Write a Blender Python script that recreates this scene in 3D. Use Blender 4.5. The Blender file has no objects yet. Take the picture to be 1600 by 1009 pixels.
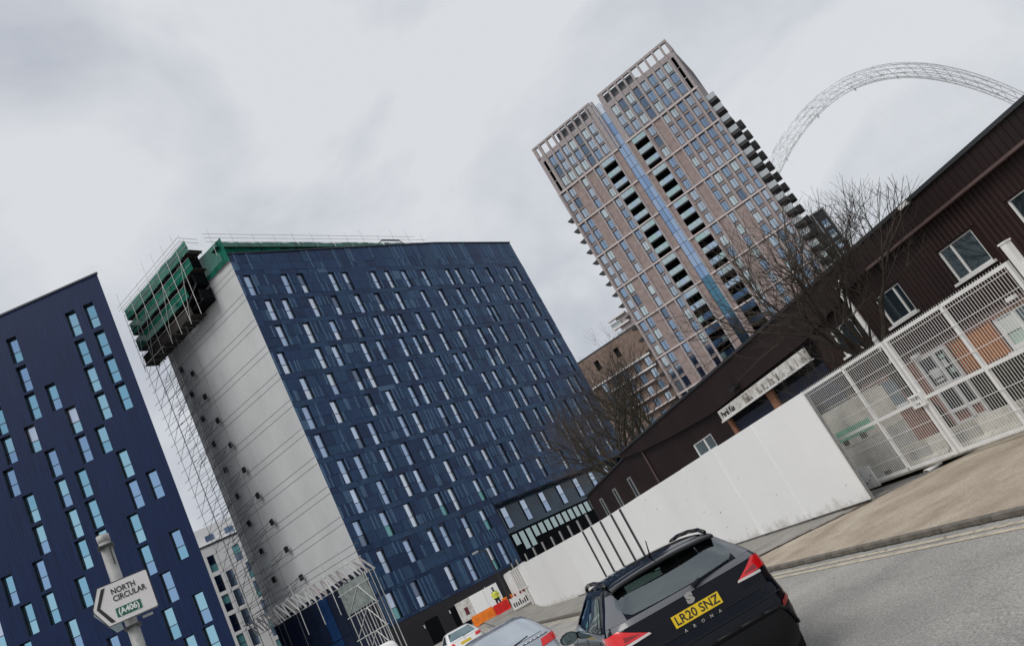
import bpy, math, random
from mathutils import Vector, Matrix

# ------------------------------------------------------------------ camera, sky, sun, exposure
R = math.radians
scene = bpy.context.scene
COL = scene.collection

cam_d = bpy.data.cameras.new('camera'); cam = bpy.data.objects.new('camera', cam_d); COL.objects.link(cam)
cam_d.sensor_fit = 'HORIZONTAL'; cam_d.sensor_width = 36.0; cam_d.lens = 36.0 * 1236.0 / 1600.0
cam_d.clip_start = 0.1; cam_d.clip_end = 8000
PITCH, ROLL, EYE = R(16.54), R(-28.59), 1.8
fw = Vector((0, math.cos(PITCH), math.sin(PITCH))); r0 = Vector((1, 0, 0)); u0 = r0.cross(fw)
rt = math.cos(ROLL) * r0 + math.sin(ROLL) * u0; up = -math.sin(ROLL) * r0 + math.cos(ROLL) * u0
mw = Matrix((( rt.x, up.x, -fw.x, 0), (rt.y, up.y, -fw.y, 0), (rt.z, up.z, -fw.z, EYE), (0, 0, 0, 1)))
cam.matrix_world = mw
scene.camera = cam

SUN_EL, SUN_HEAD = 50.0, -142.0          # the sun stands behind the camera, a little to the left, behind cloud
world = bpy.data.worlds.new('World'); scene.world = world; world.use_nodes = True
wn, wl = world.node_tree.nodes, world.node_tree.links
wn.clear()
w_out = wn.new('ShaderNodeOutputWorld'); w_bg = wn.new('ShaderNodeBackground'); w_bg.inputs['Strength'].default_value = 0.1
sky = wn.new('ShaderNodeTexSky'); sky.sky_type = 'NISHITA'; sky.sun_disc = False
sky.sun_elevation = R(SUN_EL); sky.sun_rotation = R(SUN_HEAD); sky.air_density = 1.5; sky.dust_density = 3.0
tc = wn.new('ShaderNodeTexCoord')
mp = wn.new('ShaderNodeMapping'); mp.inputs['Scale'].default_value = (1.0, 1.0, 1.7); mp.inputs['Rotation'].default_value = (0.3, 0.2, 0.7)
wl.new(tc.outputs['Generated'], mp.inputs['Vector'])
n1 = wn.new('ShaderNodeTexNoise'); n1.inputs['Scale'].default_value = 2.7; n1.inputs['Detail'].default_value = 8; n1.inputs['Roughness'].default_value = 0.52; n1.inputs['Distortion'].default_value = 0.35
wl.new(mp.outputs[0], n1.inputs['Vector'])
cr = wn.new('ShaderNodeValToRGB')
cr.color_ramp.elements[0].position = 0.37; cr.color_ramp.elements[0].color = (0.392, 0.415, 0.460, 1)
cr.color_ramp.elements[1].position = 0.57; cr.color_ramp.elements[1].color = (0.560, 0.578, 0.603, 1)
wl.new(n1.outputs['Fac'], cr.inputs['Fac'])
sc_ = wn.new('ShaderNodeVectorMath'); sc_.operation = 'SCALE'; sc_.inputs['Scale'].default_value = 10.0
wl.new(cr.outputs['Color'], sc_.inputs[0])
mx = wn.new('ShaderNodeMix'); mx.data_type = 'RGBA'; mx.inputs['Factor'].default_value = 0.95
wl.new(sky.outputs['Color'], mx.inputs['A']); wl.new(sc_.outputs[0], mx.inputs['B'])
wl.new(mx.outputs['Result'], w_bg.inputs['Color']); wl.new(w_bg.outputs[0], w_out.inputs['Surface'])

sun_d = bpy.data.lights.new('sun', 'SUN'); sun = bpy.data.objects.new('sun', sun_d); COL.objects.link(sun)
sun_d.energy = 1.5; sun_d.angle = R(32); sun_d.color = (1.0, 0.96, 0.9)
hd = R(SUN_HEAD)
to_sun = Vector((math.sin(hd) * math.cos(R(SUN_EL)), math.cos(hd) * math.cos(R(SUN_EL)), math.sin(R(SUN_EL))))
sun.rotation_euler = to_sun.to_track_quat('Z', 'Y').to_euler()

vs = scene.view_settings
vs.view_transform = 'Standard'; vs.look = 'None'; vs.gamma = 1.0; vs.use_curve_mapping = False; vs.exposure = 0.36

# ------------------------------------------------------------------ helpers
class MB:
    """collects faces; build() links them as one mesh object"""
    def __init__(self): self.v = []; self.f = []; self.m = []
    def face(self, pts, m=0):
        i = len(self.v); self.v += [tuple(p) for p in pts]; self.f.append(tuple(range(i, i + len(pts)))); self.m.append(m)
    def box(self, x0, x1, y0, y1, z0, z1, m=0, mat=None):
        c = [(x0, y0, z0), (x1, y0, z0), (x1, y1, z0), (x0, y1, z0), (x0, y0, z1), (x1, y0, z1), (x1, y1, z1), (x0, y1, z1)]
        if mat is not None: c = [tuple(mat @ Vector(p)) for p in c]
        i = len(self.v); self.v += c
        for q in ((0, 3, 2, 1), (4, 5, 6, 7), (0, 1, 5, 4), (1, 2, 6, 5), (2, 3, 7, 6), (3, 0, 4, 7)):
            self.f.append(tuple(i + k for k in q)); self.m.append(m)
    def tube(self, a, b, ra, rb=None, n=6, m=0, caps=True):
        a, b = Vector(a), Vector(b); rb = ra if rb is None else rb
        d = b - a
        if d.length < 1e-6: return
        d.normalize(); s = d.orthogonal().normalized(); t = d.cross(s); i = len(self.v)
        for c, rr in ((a, ra), (b, rb)):
            for k in range(n):
                an = 2 * math.pi * k / n; self.v.append(tuple(c + (s * math.cos(an) + t * math.sin(an)) * rr))
        for k in range(n):
            self.f.append((i + k, i + (k + 1) % n, i + n + (k + 1) % n, i + n + k)); self.m.append(m)
        if caps:
            self.f.append(tuple(i + k for k in reversed(range(n)))); self.m.append(m)
            self.f.append(tuple(i + n + k for k in range(n))); self.m.append(m)
    def prism(self, poly, y0, y1, m=0):
        """poly in x,z (counter-clockwise seen from -y), extruded from y0 to y1"""
        n = len(poly); i = len(self.v)
        self.v += [(x, y0, z) for x, z in poly] + [(x, y1, z) for x, z in poly]
        self.f.append(tuple(range(i, i + n))); self.m.append(m)
        self.f.append(tuple(i + n + k for k in reversed(range(n)))); self.m.append(m)
        for k in range(n):
            self.f.append((i + (k + 1) % n, i + k, i + n + k, i + n + (k + 1) % n)); self.m.append(m)
    def grid(self, pts, m=0, flip=False):
        """pts: rows of points"""
        i = len(self.v); w = len(pts[0])
        for row in pts: self.v += [tuple(p) for p in row]
        for a in range(len(pts) - 1):
            for b in range(w - 1):
                q = (i + a * w + b, i + a * w + b + 1, i + (a + 1) * w + b + 1, i + (a + 1) * w + b)
                self.f.append(tuple(reversed(q)) if flip else q); self.m.append(m)
    def mesh(self, name, mats, smooth=False):
        me = bpy.data.meshes.new(name); me.from_pydata(self.v, [], self.f)
        for mt in (mats if isinstance(mats, (list, tuple)) else [mats]): me.materials.append(mt)
        if any(self.m): me.polygons.foreach_set('material_index', self.m)
        if smooth: me.polygons.foreach_set('use_smooth', [True] * len(me.polygons))
        me.update(); return me
    def build(self, name, mats, parent=None, smooth=False, loc=None, rot=None):
        return obj(name, self.mesh(name, mats, smooth), parent, loc, rot)

def obj(name, data, parent=None, loc=None, rot=None):
    o = bpy.data.objects.new(name, data); COL.objects.link(o)
    if parent is not None: o.parent = parent
    if loc is not None: o.location = loc
    if rot is not None: o.rotation_euler = rot
    return o
def tag(o, label=None, cat=None, group=None, kind=None):
    if label: o['label'] = label
    if cat: o['category'] = cat
    if group: o['group'] = group
    if kind: o['kind'] = kind
    return o
def thing(name, label, cat, loc=(0, 0, 0), heading=90.0, group=None):
    """an Empty at the thing's base; its local x axis points along the compass heading (0 = +y, 90 = +x)"""
    o = obj(name, None, None, loc, (0, 0, R(90 - heading))); o.empty_display_size = 0.3
    return tag(o, label, cat, group)
def box_mesh(name, mat, *b):
    m = MB(); m.box(*b); return m.mesh(name, mat)
def text_mesh(name, body, size, mat, depth=0.004, bold=0.0, align='CENTER'):
    cu = bpy.data.curves.new(name, 'FONT'); cu.body = body; cu.size = size; cu.extrude = depth; cu.offset = bold
    cu.align_x = align; cu.align_y = 'CENTER'; cu.resolution_u = 3
    t = bpy.data.objects.new(name + '_tmp', cu); COL.objects.link(t)
    dg = bpy.context.evaluated_depsgraph_get()
    me = bpy.data.meshes.new_from_object(t.evaluated_get(dg)); me.name = name
    bpy.data.objects.remove(t); bpy.data.curves.remove(cu)
    me.materials.clear(); me.materials.append(mat); return me

def mat(name, col, rough=0.6, metal=0.0, var=0.0, vscale=3.0, bump=0.0, bscale=40.0, spec=0.5, col2=None, vlow=0.35, vhigh=0.65, stretch=None, coat=0.0):
    m = bpy.data.materials.new(name); m.use_nodes = True
    nt = m.node_tree; b = nt.nodes['Principled BSDF']
    b.inputs['Base Color'].default_value = (*col, 1); b.inputs['Roughness'].default_value = rough
    b.inputs['Metallic'].default_value = metal; b.inputs['Specular IOR Level'].default_value = spec
    if coat: b.inputs['Coat Weight'].default_value = coat; b.inputs['Coat Roughness'].default_value = 0.05
    if var > 0 or col2 or bump > 0:
        t = nt.nodes.new('ShaderNodeTexCoord'); mpn = nt.nodes.new('ShaderNodeMapping'); nt.links.new(t.outputs['Object'], mpn.inputs['Vector'])
        if stretch: mpn.inputs['Scale'].default_value = stretch
    if var > 0 or col2:
        nz = nt.nodes.new('ShaderNodeTexNoise'); nz.inputs['Scale'].default_value = vscale; nz.inputs['Detail'].default_value = 6; nz.inputs['Roughness'].default_value = 0.6
        nt.links.new(mpn.outputs[0], nz.inputs['Vector'])
        rp = nt.nodes.new('ShaderNodeValToRGB'); rp.color_ramp.elements[0].position = vlow; rp.color_ramp.elements[1].position = vhigh
        if col2: c1, c2 = col, col2
        else: c1 = tuple(max(0, c * (1 - var)) for c in col); c2 = tuple(min(1, c * (1 + var)) for c in col)
        rp.color_ramp.elements[0].color = (*c1, 1); rp.color_ramp.elements[1].color = (*c2, 1)
        nt.links.new(nz.outputs['Fac'], rp.inputs['Fac']); nt.links.new(rp.outputs['Color'], b.inputs['Base Color'])
    if bump > 0:
        nb = nt.nodes.new('ShaderNodeTexNoise'); nb.inputs['Scale'].default_value = bscale; nb.inputs['Detail'].default_value = 5
        nt.links.new(mpn.outputs[0], nb.inputs['Vector'])
        bp = nt.nodes.new('ShaderNodeBump'); bp.inputs['Strength'].default_value = bump; bp.inputs['Distance'].default_value = 0.02
        nt.links.new(nb.outputs['Fac'], bp.inputs['Height']); nt.links.new(bp.outputs['Normal'], b.inputs['Normal'])
    return m

def brick_mat(name, c1, c2, mortar, scale=1.0, swap=True):
    m = bpy.data.materials.new(name); m.use_nodes = True; nt = m.node_tree; b = nt.nodes['Principled BSDF']; b.inputs['Roughness'].default_value = 0.85
    t = nt.nodes.new('ShaderNodeTexCoord'); sx = nt.nodes.new('ShaderNodeSeparateXYZ'); cx = nt.nodes.new('ShaderNodeCombineXYZ')
    nt.links.new(t.outputs['Object'], sx.inputs[0]); nt.links.new(sx.outputs['X'], cx.inputs['X']); nt.links.new(sx.outputs['Z'], cx.inputs['Y'])
    bt = nt.nodes.new('ShaderNodeTexBrick'); bt.inputs['Color1'].default_value = (*c1, 1); bt.inputs['Color2'].default_value = (*c2, 1); bt.inputs['Mortar'].default_value = (*mortar, 1)
    bt.inputs['Scale'].default_value = scale; bt.inputs['Brick Width'].default_value = 0.225; bt.inputs['Row Height'].default_value = 0.075; bt.inputs['Mortar Size'].default_value = 0.01
    nt.links.new(cx.outputs[0], bt.inputs['Vector'])
    nz = nt.nodes.new('ShaderNodeTexNoise'); nz.inputs['Scale'].default_value = 0.9 * scale; nz.inputs['Detail'].default_value = 7
    nt.links.new(t.outputs['Object'], nz.inputs['Vector'])
    mxn = nt.nodes.new('ShaderNodeMix'); mxn.data_type = 'RGBA'; mxn.blend_type = 'MULTIPLY'; mxn.inputs['Factor'].default_value = 0.7
    rp = nt.nodes.new('ShaderNodeValToRGB'); rp.color_ramp.elements[0].position = 0.3; rp.color_ramp.elements[0].color = (0.55, 0.5, 0.5, 1); rp.color_ramp.elements[1].position = 0.7
    nt.links.new(nz.outputs['Fac'], rp.inputs['Fac']); nt.links.new(bt.outputs['Color'], mxn.inputs['A']); nt.links.new(rp.outputs['Color'], mxn.inputs['B'])
    nt.links.new(mxn.outputs['Result'], b.inputs['Base Color'])
    return m

# street frame: s runs away from the camera along the hoarding, o to the right of it
S0 = Vector((4.6, 17.2, 0)); SH = -18.0
DS = Vector((math.sin(R(SH)), math.cos(R(SH)), 0)); DO = Vector((math.cos(R(SH)), -math.sin(R(SH)), 0))
def st(s, o, z=0.0): return S0 + DS * s + DO * o + Vector((0, 0, z))
def polar(az, d, z=0.0): return Vector((d * math.sin(R(az)), d * math.cos(R(az)), z))
def smooth01(t): t = max(0.0, min(1.0, t)); return t * t * (3 - 2 * t)
ROADZ = -0.10
def road_z(x, y): return ROADZ + 1.05 * smooth01((math.hypot(x, y) - 50) / 15)

# ------------------------------------------------------------------ materials
M = {}
def asphalt():
    m = bpy.data.materials.new('asphalt'); m.use_nodes = True; nt = m.node_tree; b = nt.nodes['Principled BSDF']; b.inputs['Roughness'].default_value = 0.85
    t = nt.nodes.new('ShaderNodeTexCoord')
    a = nt.nodes.new('ShaderNodeTexNoise'); a.inputs['Scale'].default_value = 0.45; a.inputs['Detail'].default_value = 4
    f = nt.nodes.new('ShaderNodeTexNoise'); f.inputs['Scale'].default_value = 38; f.inputs['Detail'].default_value = 4; f.inputs['Roughness'].default_value = 0.8
    v = nt.nodes.new('ShaderNodeTexVoronoi'); v.inputs['Scale'].default_value = 55
    c = nt.nodes.new('ShaderNodeTexVoronoi'); c.feature = 'DISTANCE_TO_EDGE'; c.inputs['Scale'].default_value = 0.33
    cd = nt.nodes.new('ShaderNodeTexNoise'); cd.inputs['Scale'].default_value = 1.4; cd.inputs['Detail'].default_value = 5
    va = nt.nodes.new('ShaderNodeVectorMath'); va.operation = 'ADD'
    vsn = nt.nodes.new('ShaderNodeVectorMath'); vsn.operation = 'SCALE'; vsn.inputs['Scale'].default_value = 0.9
    for n in (a, f, v, cd): nt.links.new(t.outputs['Object'], n.inputs['Vector'])
    nt.links.new(cd.outputs['Color'], vsn.inputs[0]); nt.links.new(t.outputs['Object'], va.inputs[0]); nt.links.new(vsn.outputs[0], va.inputs[1]); nt.links.new(va.outputs[0], c.inputs['Vector'])
    r1 = nt.nodes.new('ShaderNodeValToRGB'); r1.color_ramp.elements[0].position = 0.36; r1.color_ramp.elements[1].position = 0.66
    r1.color_ramp.elements[0].color = (0.285, 0.280, 0.270, 1); r1.color_ramp.elements[1].color = (0.42, 0.402, 0.375, 1)
    r2 = nt.nodes.new('ShaderNodeValToRGB'); r2.color_ramp.elements[0].position = 0.35; r2.color_ramp.elements[1].position = 0.7
    r2.color_ramp.elements[0].color = (0.45, 0.45, 0.46, 1); r2.color_ramp.elements[1].color = (1.25, 1.25, 1.22, 1)
    r3 = nt.nodes.new('ShaderNodeValToRGB'); r3.color_ramp.elements[0].position = 0.0; r3.color_ramp.elements[1].position = 0.012
    r3.color_ramp.elements[0].color = (0.86, 0.86, 0.86, 1); r3.color_ramp.elements[1].color = (1, 1, 1, 1)
    nt.links.new(a.outputs['Fac'], r1.inputs['Fac']); nt.links.new(f.outputs['Fac'], r2.inputs['Fac']); nt.links.new(c.outputs['Distance'], r3.inputs['Fac'])
    m1 = nt.nodes.new('ShaderNodeMix'); m1.data_type = 'RGBA'; m1.blend_type = 'MULTIPLY'; m1.inputs['Factor'].default_value = 1
    m2 = nt.nodes.new('ShaderNodeMix'); m2.data_type = 'RGBA'; m2.blend_type = 'MULTIPLY'; m2.inputs['Factor'].default_value = 1
    nt.links.new(r1.outputs[0], m1.inputs['A']); nt.links.new(r2.outputs[0], m1.inputs['B'])
    nt.links.new(m1.outputs['Result'], m2.inputs['A']); nt.links.new(r3.outputs[0], m2.inputs['B'])
    nt.links.new(m2.outputs['Result'], b.inputs['Base Color'])
    bp = nt.nodes.new('ShaderNodeBump'); bp.inputs['Strength'].default_value = 0.6; bp.inputs['Distance'].default_value = 0.008
    nt.links.new(v.outputs['Distance'], bp.inputs['Height']); nt.links.new(bp.outputs['Normal'], b.inputs['Normal'])
    return m
M['asphalt'] = asphalt()
def worn(name, c1, c2, coarse, fine, crack=0.0, contrast=(0.72, 1.2), dirt=None, rough=0.9):
    m = bpy.data.materials.new(name); m.use_nodes = True; nt = m.node_tree; b = nt.nodes['Principled BSDF']; b.inputs['Roughness'].default_value = rough
    t = nt.nodes.new('ShaderNodeTexCoord'); L = nt.links.new
    a = nt.nodes.new('ShaderNodeTexNoise'); a.inputs['Scale'].default_value = coarse; a.inputs['Detail'].default_value = 8; a.inputs['Roughness'].default_value = 0.65
    f = nt.nodes.new('ShaderNodeTexNoise'); f.inputs['Scale'].default_value = fine; f.inputs['Detail'].default_value = 4; f.inputs['Roughness'].default_value = 0.8
    L(t.outputs['Object'], a.inputs['Vector']); L(t.outputs['Object'], f.inputs['Vector'])
    r1 = nt.nodes.new('ShaderNodeValToRGB'); r1.color_ramp.elements[0].position = 0.36; r1.color_ramp.elements[1].position = 0.64; r1.color_ramp.elements[0].color = (*c1, 1); r1.color_ramp.elements[1].color = (*c2, 1); L(a.outputs['Fac'], r1.inputs['Fac'])
    r2 = nt.nodes.new('ShaderNodeMapRange'); r2.inputs['From Min'].default_value = 0.3; r2.inputs['From Max'].default_value = 0.7; r2.inputs['To Min'].default_value = contrast[0]; r2.inputs['To Max'].default_value = contrast[1]; L(f.outputs['Fac'], r2.inputs['Value'])
    mu = nt.nodes.new('ShaderNodeVectorMath'); mu.operation = 'SCALE'; L(r1.outputs['Color'], mu.inputs[0]); L(r2.outputs['Result'], mu.inputs['Scale'])
    out = mu.outputs[0]
    if dirt:
        oi = nt.nodes.new('ShaderNodeObjectInfo'); rr_ = nt.nodes.new('ShaderNodeMapRange'); rr_.inputs['To Min'].default_value = 0.955; rr_.inputs['To Max'].default_value = 1.02; L(oi.outputs['Random'], rr_.inputs['Value'])
        mu2 = nt.nodes.new('ShaderNodeVectorMath'); mu2.operation = 'SCALE'; L(out, mu2.inputs[0]); L(rr_.outputs['Result'], mu2.inputs['Scale']); out = mu2.outputs[0]     # splashes and grime creeping up from the foot (local z), broken up by noise
        sx = nt.nodes.new('ShaderNodeSeparateXYZ'); L(t.outputs['Object'], sx.inputs[0])
        dn = nt.nodes.new('ShaderNodeTexNoise'); dn.inputs['Scale'].default_value = 2.6; dn.inputs['Detail'].default_value = 8; dn.inputs['Roughness'].default_value = 0.7; L(t.outputs['Object'], dn.inputs['Vector'])
        md = nt.nodes.new('ShaderNodeMath'); md.operation = 'MULTIPLY_ADD'; L(dn.outputs['Fac'], md.inputs[0]); md.inputs[1].default_value = dirt[1]; md.inputs[2].default_value = -dirt[1] * 0.36
        su = nt.nodes.new('ShaderNodeMath'); su.operation = 'SUBTRACT'; L(md.outputs[0], su.inputs[0]); L(sx.outputs['Z'], su.inputs[1])
        rg = nt.nodes.new('ShaderNodeMapRange'); rg.inputs['From Min'].default_value = -0.05; rg.inputs['From Max'].default_value = 0.25; rg.inputs['To Max'].default_value = dirt[2]; L(su.outputs[0], rg.inputs['Value'])
        mx_ = nt.nodes.new('ShaderNodeMix'); mx_.data_type = 'RGBA'; L(rg.outputs['Result'], mx_.inputs['Factor']); L(out, mx_.inputs['A']); mx_.inputs['B'].default_value = (*dirt[0], 1); out = mx_.outputs['Result']
    L(out, b.inputs['Base Color'])
    bp = nt.nodes.new('ShaderNodeBump'); bp.inputs['Strength'].default_value = 0.35 if not dirt else 0.02; bp.inputs['Distance'].default_value = 0.01; L(f.outputs['Fac'], bp.inputs['Height']); L(bp.outputs['Normal'], b.inputs['Normal'])
    return m
M['ground'] = mat('rough_ground', (0.16, 0.15, 0.14), 0.9, var=0.3, vscale=0.6)
M['footway'] = worn('footway_tarmac', (0.20, 0.19, 0.172), (0.30, 0.285, 0.26), 1.1, 45)
M['apron'] = worn('apron_concrete', (0.29, 0.235, 0.175), (0.46, 0.395, 0.315), 0.8, 24, contrast=(0.62, 1.22))
M['yard'] = worn('yard_concrete', (0.29, 0.27, 0.23), (0.42, 0.39, 0.34), 0.9, 30)
M['kerb'] = mat('kerbstone', (0.085, 0.075, 0.062), 0.9, col2=(0.20, 0.18, 0.15), vscale=4, bump=0.4)
M['dirt'] = mat('gutter_dirt', (0.028, 0.024, 0.018), 1.0, col2=(0.09, 0.075, 0.055), vscale=5, bump=0.8, bscale=30)
M['yellow_line'] = mat('worn_yellow_paint', (0.31, 0.275, 0.215), 0.8, col2=(0.50, 0.44, 0.34), vscale=7, vlow=0.35, vhigh=0.6)
M['white_board'] = worn('white_hoarding_paint', (0.79, 0.795, 0.797), (0.83, 0.835, 0.835), 0.5, 7, contrast=(0.985, 1.015), dirt=((0.34, 0.31, 0.25), 1.25, 0.6), rough=0.45)
M['white_steel'] = mat('white_painted_steel', (0.72, 0.72, 0.71), 0.4, var=0.05, vscale=6)
M['white_dirty'] = mat('dirty_white_panel', (0.42, 0.40, 0.37), 0.6, col2=(0.68, 0.67, 0.645), vscale=3.5)
M['grey_steel'] = mat('galvanised_steel', (0.33, 0.335, 0.33), 0.45, metal=0.4, var=0.15, vscale=9)
M['dark_steel'] = mat('dark_steel', (0.035, 0.037, 0.042), 0.5, metal=0.2)
M['black'] = mat('black_plastic', (0.012, 0.012, 0.014), 0.45)
M['void'] = mat('dark_interior', (0.006, 0.007, 0.009), 0.9, spec=0.1)
M['concrete'] = worn('stained_concrete', (0.36, 0.34, 0.29), (0.60, 0.58, 0.52), 1.6, 18, contrast=(0.75, 1.15))
M['concrete_dark'] = mat('grey_concrete_block', (0.27, 0.265, 0.25), 0.9, col2=(0.44, 0.43, 0.40), vscale=3, bump=0.4, bscale=25)
M['green_paint'] = mat('green_paint', (0.10, 0.34, 0.22), 0.7, var=0.25, vscale=5)
# navy cladding tints
NAVY = [mat('navy_panel_a', (0.011, 0.042, 0.118), 0.30, var=0.18, vscale=1.5, spec=0.3),
        mat('navy_panel_b', (0.016, 0.056, 0.132), 0.28, var=0.18, vscale=1.5, spec=0.3),
        mat('navy_panel_c', (0.008, 0.030, 0.092), 0.34, var=0.18, vscale=1.5, spec=0.3),
        mat('navy_panel_d', (0.052, 0.115, 0.215), 0.30, var=0.15, vscale=1.5, spec=0.4)]
M['navy_back'] = mat('navy_backing', (0.008, 0.020, 0.055), 0.5)
M['navy_rib'] = mat('navy_ribbed_cladding', (0.0060, 0.018, 0.066), 0.5, spec=0.18, var=0.35, vscale=1.0, stretch=(14, 14, 0.25))
M['navy_dark'] = mat('dark_navy_podium', (0.006, 0.011, 0.030), 0.4, var=0.2, vscale=0.8)
M['plinth'] = mat('dark_brown_plinth', (0.012, 0.009, 0.014), 0.6, var=0.3, vscale=0.7)
M['win_frame'] = mat('dark_window_frame', (0.008, 0.012, 0.022), 0.5)
PANE = [mat('sky_blue_glass', (0.58, 0.68, 0.84), 0.12, metal=0.7, spec=0.8), mat('pale_glass', (0.70, 0.77, 0.87), 0.12, metal=0.6, spec=0.8),
        mat('blue_glass', (0.44, 0.57, 0.80), 0.10, metal=0.4, spec=0.8), mat('teal_glass', (0.16, 0.42, 0.44), 0.10, metal=0.4, spec=0.8), mat('dim_room_glass', (0.16, 0.21, 0.30), 0.08, metal=0.5, spec=0.8)]
PANE_L = [mat('cyan_glass', (0.24, 0.47, 0.62), 0.05, metal=1.0), mat('mid_blue_glass', (0.26, 0.41, 0.62), 0.05, metal=1.0),
          mat('light_cyan_glass', (0.32, 0.56, 0.69), 0.06, metal=1.0), mat('curtained_glass', (0.55, 0.62, 0.76), 0.15, metal=0.9)]
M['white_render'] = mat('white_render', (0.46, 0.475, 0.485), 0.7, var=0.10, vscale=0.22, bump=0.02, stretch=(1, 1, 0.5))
M['seam'] = mat('panel_seam', (0.17, 0.18, 0.185), 0.8)
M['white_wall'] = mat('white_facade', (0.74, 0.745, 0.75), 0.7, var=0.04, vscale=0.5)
M['green_net'] = mat('green_debris_net', (0.002, 0.070, 0.046), 0.8, spec=0.15, col2=(0.006, 0.15, 0.105), vscale=1.3)
def net_mat():
    m = M['green_net']; nt = m.node_tree; b = nt.nodes['Principled BSDF']; o = nt.nodes['Material Output']
    tr = nt.nodes.new('ShaderNodeBsdfTransparent'); mxs = nt.nodes.new('ShaderNodeMixShader'); mxs.inputs['Fac'].default_value = 0.93
    nt.links.new(tr.outputs[0], mxs.inputs[1]); nt.links.new(b.outputs[0], mxs.inputs[2]); nt.links.new(mxs.outputs[0], o.inputs['Surface'])
net_mat()
M['board'] = mat('scaffold_board', (0.028, 0.023, 0.020), 0.9, var=0.4, vscale=3)
M['tube'] = mat('scaffold_tube', (0.50, 0.51, 0.50), 0.45, metal=0.3, var=0.2, vscale=2)
M['tube_dark'] = mat('weathered_scaffold_tube', (0.12, 0.125, 0.13), 0.6, metal=0.2)
M['fan'] = mat('pale_fan_sheet', (0.52, 0.48, 0.48), 0.7, var=0.35, vscale=1.5)
# brick tower
M['brick'] = brick_mat('pinkish_brick', (0.36, 0.265, 0.245), (0.28, 0.21, 0.20), (0.34, 0.31, 0.29))
M['brick_grey'] = mat('grey_pink_brick', (0.32, 0.285, 0.29), 0.85, var=0.16, vscale=1.8, bump=0.1)
M['stone_band'] = mat('pale_stone_band', (0.52, 0.46, 0.45), 0.8, var=0.1, vscale=1.0)
M['spandrel'] = mat('grey_spandrel', (0.095, 0.105, 0.12), 0.5, var=0.2, vscale=2)
M['blue_strip'] = mat('blue_glazing', (0.30, 0.46, 0.74), 0.10, metal=0.95, var=0.15, vscale=0.5)
M['balc_glass'] = mat('balcony_glass', (0.42, 0.51, 0.54), 0.12, metal=0.85, var=0.15, vscale=0.8)
M['balc_grey'] = mat('grey_balcony_glass', (0.42, 0.45, 0.46), 0.2, metal=0.6)
TPANE = [mat('tower_glass_blue', (0.25, 0.34, 0.46), 0.06, metal=1.0), mat('tower_glass_grey', (0.40, 0.47, 0.55), 0.06, metal=1.0), mat('tower_glass_pale', (0.50, 0.58, 0.60), 0.1, metal=0.9), mat('tower_glass_dark', (0.14, 0.19, 0.26), 0.06, metal=1.0)]
M['brown_brick'] = brick_mat('brown_brick', (0.25, 0.165, 0.13), (0.19, 0.125, 0.10), (0.22, 0.20, 0.175))
M['arch'] = mat('white_arch_steel', (0.78, 0.80, 0.82), 0.5, var=0.1, vscale=0.05)
# warehouse
M['brown_clad'] = mat('brown_sheet_cladding', (0.0180, 0.0092, 0.0090), 0.55, var=0.25, vscale=0.6, spec=0.3)
M['red_clad'] = mat('dark_red_corrugated_sheet', (0.0190, 0.0072, 0.0064), 0.5, var=0.25, vscale=0.8, spec=0.35)
M['flashing'] = mat('brown_flashing', (0.10, 0.065, 0.06), 0.5, var=0.2, vscale=2)
M['orange_brick'] = brick_mat('orange_brick', (0.42, 0.16, 0.07), (0.34, 0.12, 0.055), (0.30, 0.22, 0.16))
M['red_brick'] = brick_mat('red_brick', (0.33, 0.12, 0.075), (0.26, 0.095, 0.065), (0.26, 0.20, 0.16))
M['timber_orange'] = mat('orange_stained_timber', (0.40, 0.15, 0.05), 0.6, var=0.2, vscale=5, stretch=(6, 6, 0.4))
M['white_upvc'] = mat('white_window_frame', (0.74, 0.74, 0.73), 0.35)
M['ware_glass'] = mat('dark_office_glass', (0.045, 0.065, 0.075), 0.05, metal=0.6, spec=0.8)
M['ware_glass2'] = mat('pale_office_glass', (0.26, 0.33, 0.36), 0.1, metal=0.7)
M['paper'] = mat('paper_notice', (0.62, 0.66, 0.64), 0.8)
M['paper_green'] = mat('green_tinted_notice', (0.42, 0.54, 0.47), 0.7)
M['blue_shutter'] = mat('dark_blue_roller_shutter', (0.010, 0.014, 0.035), 0.5)
M['ink'] = mat('black_lettering', (0.015, 0.015, 0.017), 0.5)
M['faded_ink'] = mat('faded_grey_lettering', (0.30, 0.30, 0.29), 0.7)
M['sign_white'] = mat('white_sign_face', (0.70, 0.68, 0.68), 0.4, var=0.03, vscale=3)
M['sign_green'] = mat('green_sign_patch', (0.006, 0.115, 0.075), 0.4)
M['sign_text'] = mat('white_sign_lettering', (0.75, 0.78, 0.76), 0.4)
M['post_grey'] = mat('grey_painted_post', (0.27, 0.275, 0.27), 0.5, var=0.25, vscale=5)
M['bark'] = mat('dark_bark', (0.030, 0.024, 0.018), 0.95, var=0.4, vscale=4, bump=0.5)
M['bark_green'] = mat('sunlit_green_bark', (0.060, 0.056, 0.030), 0.95, var=0.4, vscale=3, bump=0.5)  # sunlight on the trunk put into the lighter greenish colour
M['twig'] = mat('dark_twigs', (0.040, 0.032, 0.024), 0.95, var=0.3, vscale=2)
M['twig_pale'] = mat('grey_brown_twigs', (0.105, 0.080, 0.058), 0.95, var=0.3, vscale=2)

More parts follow.
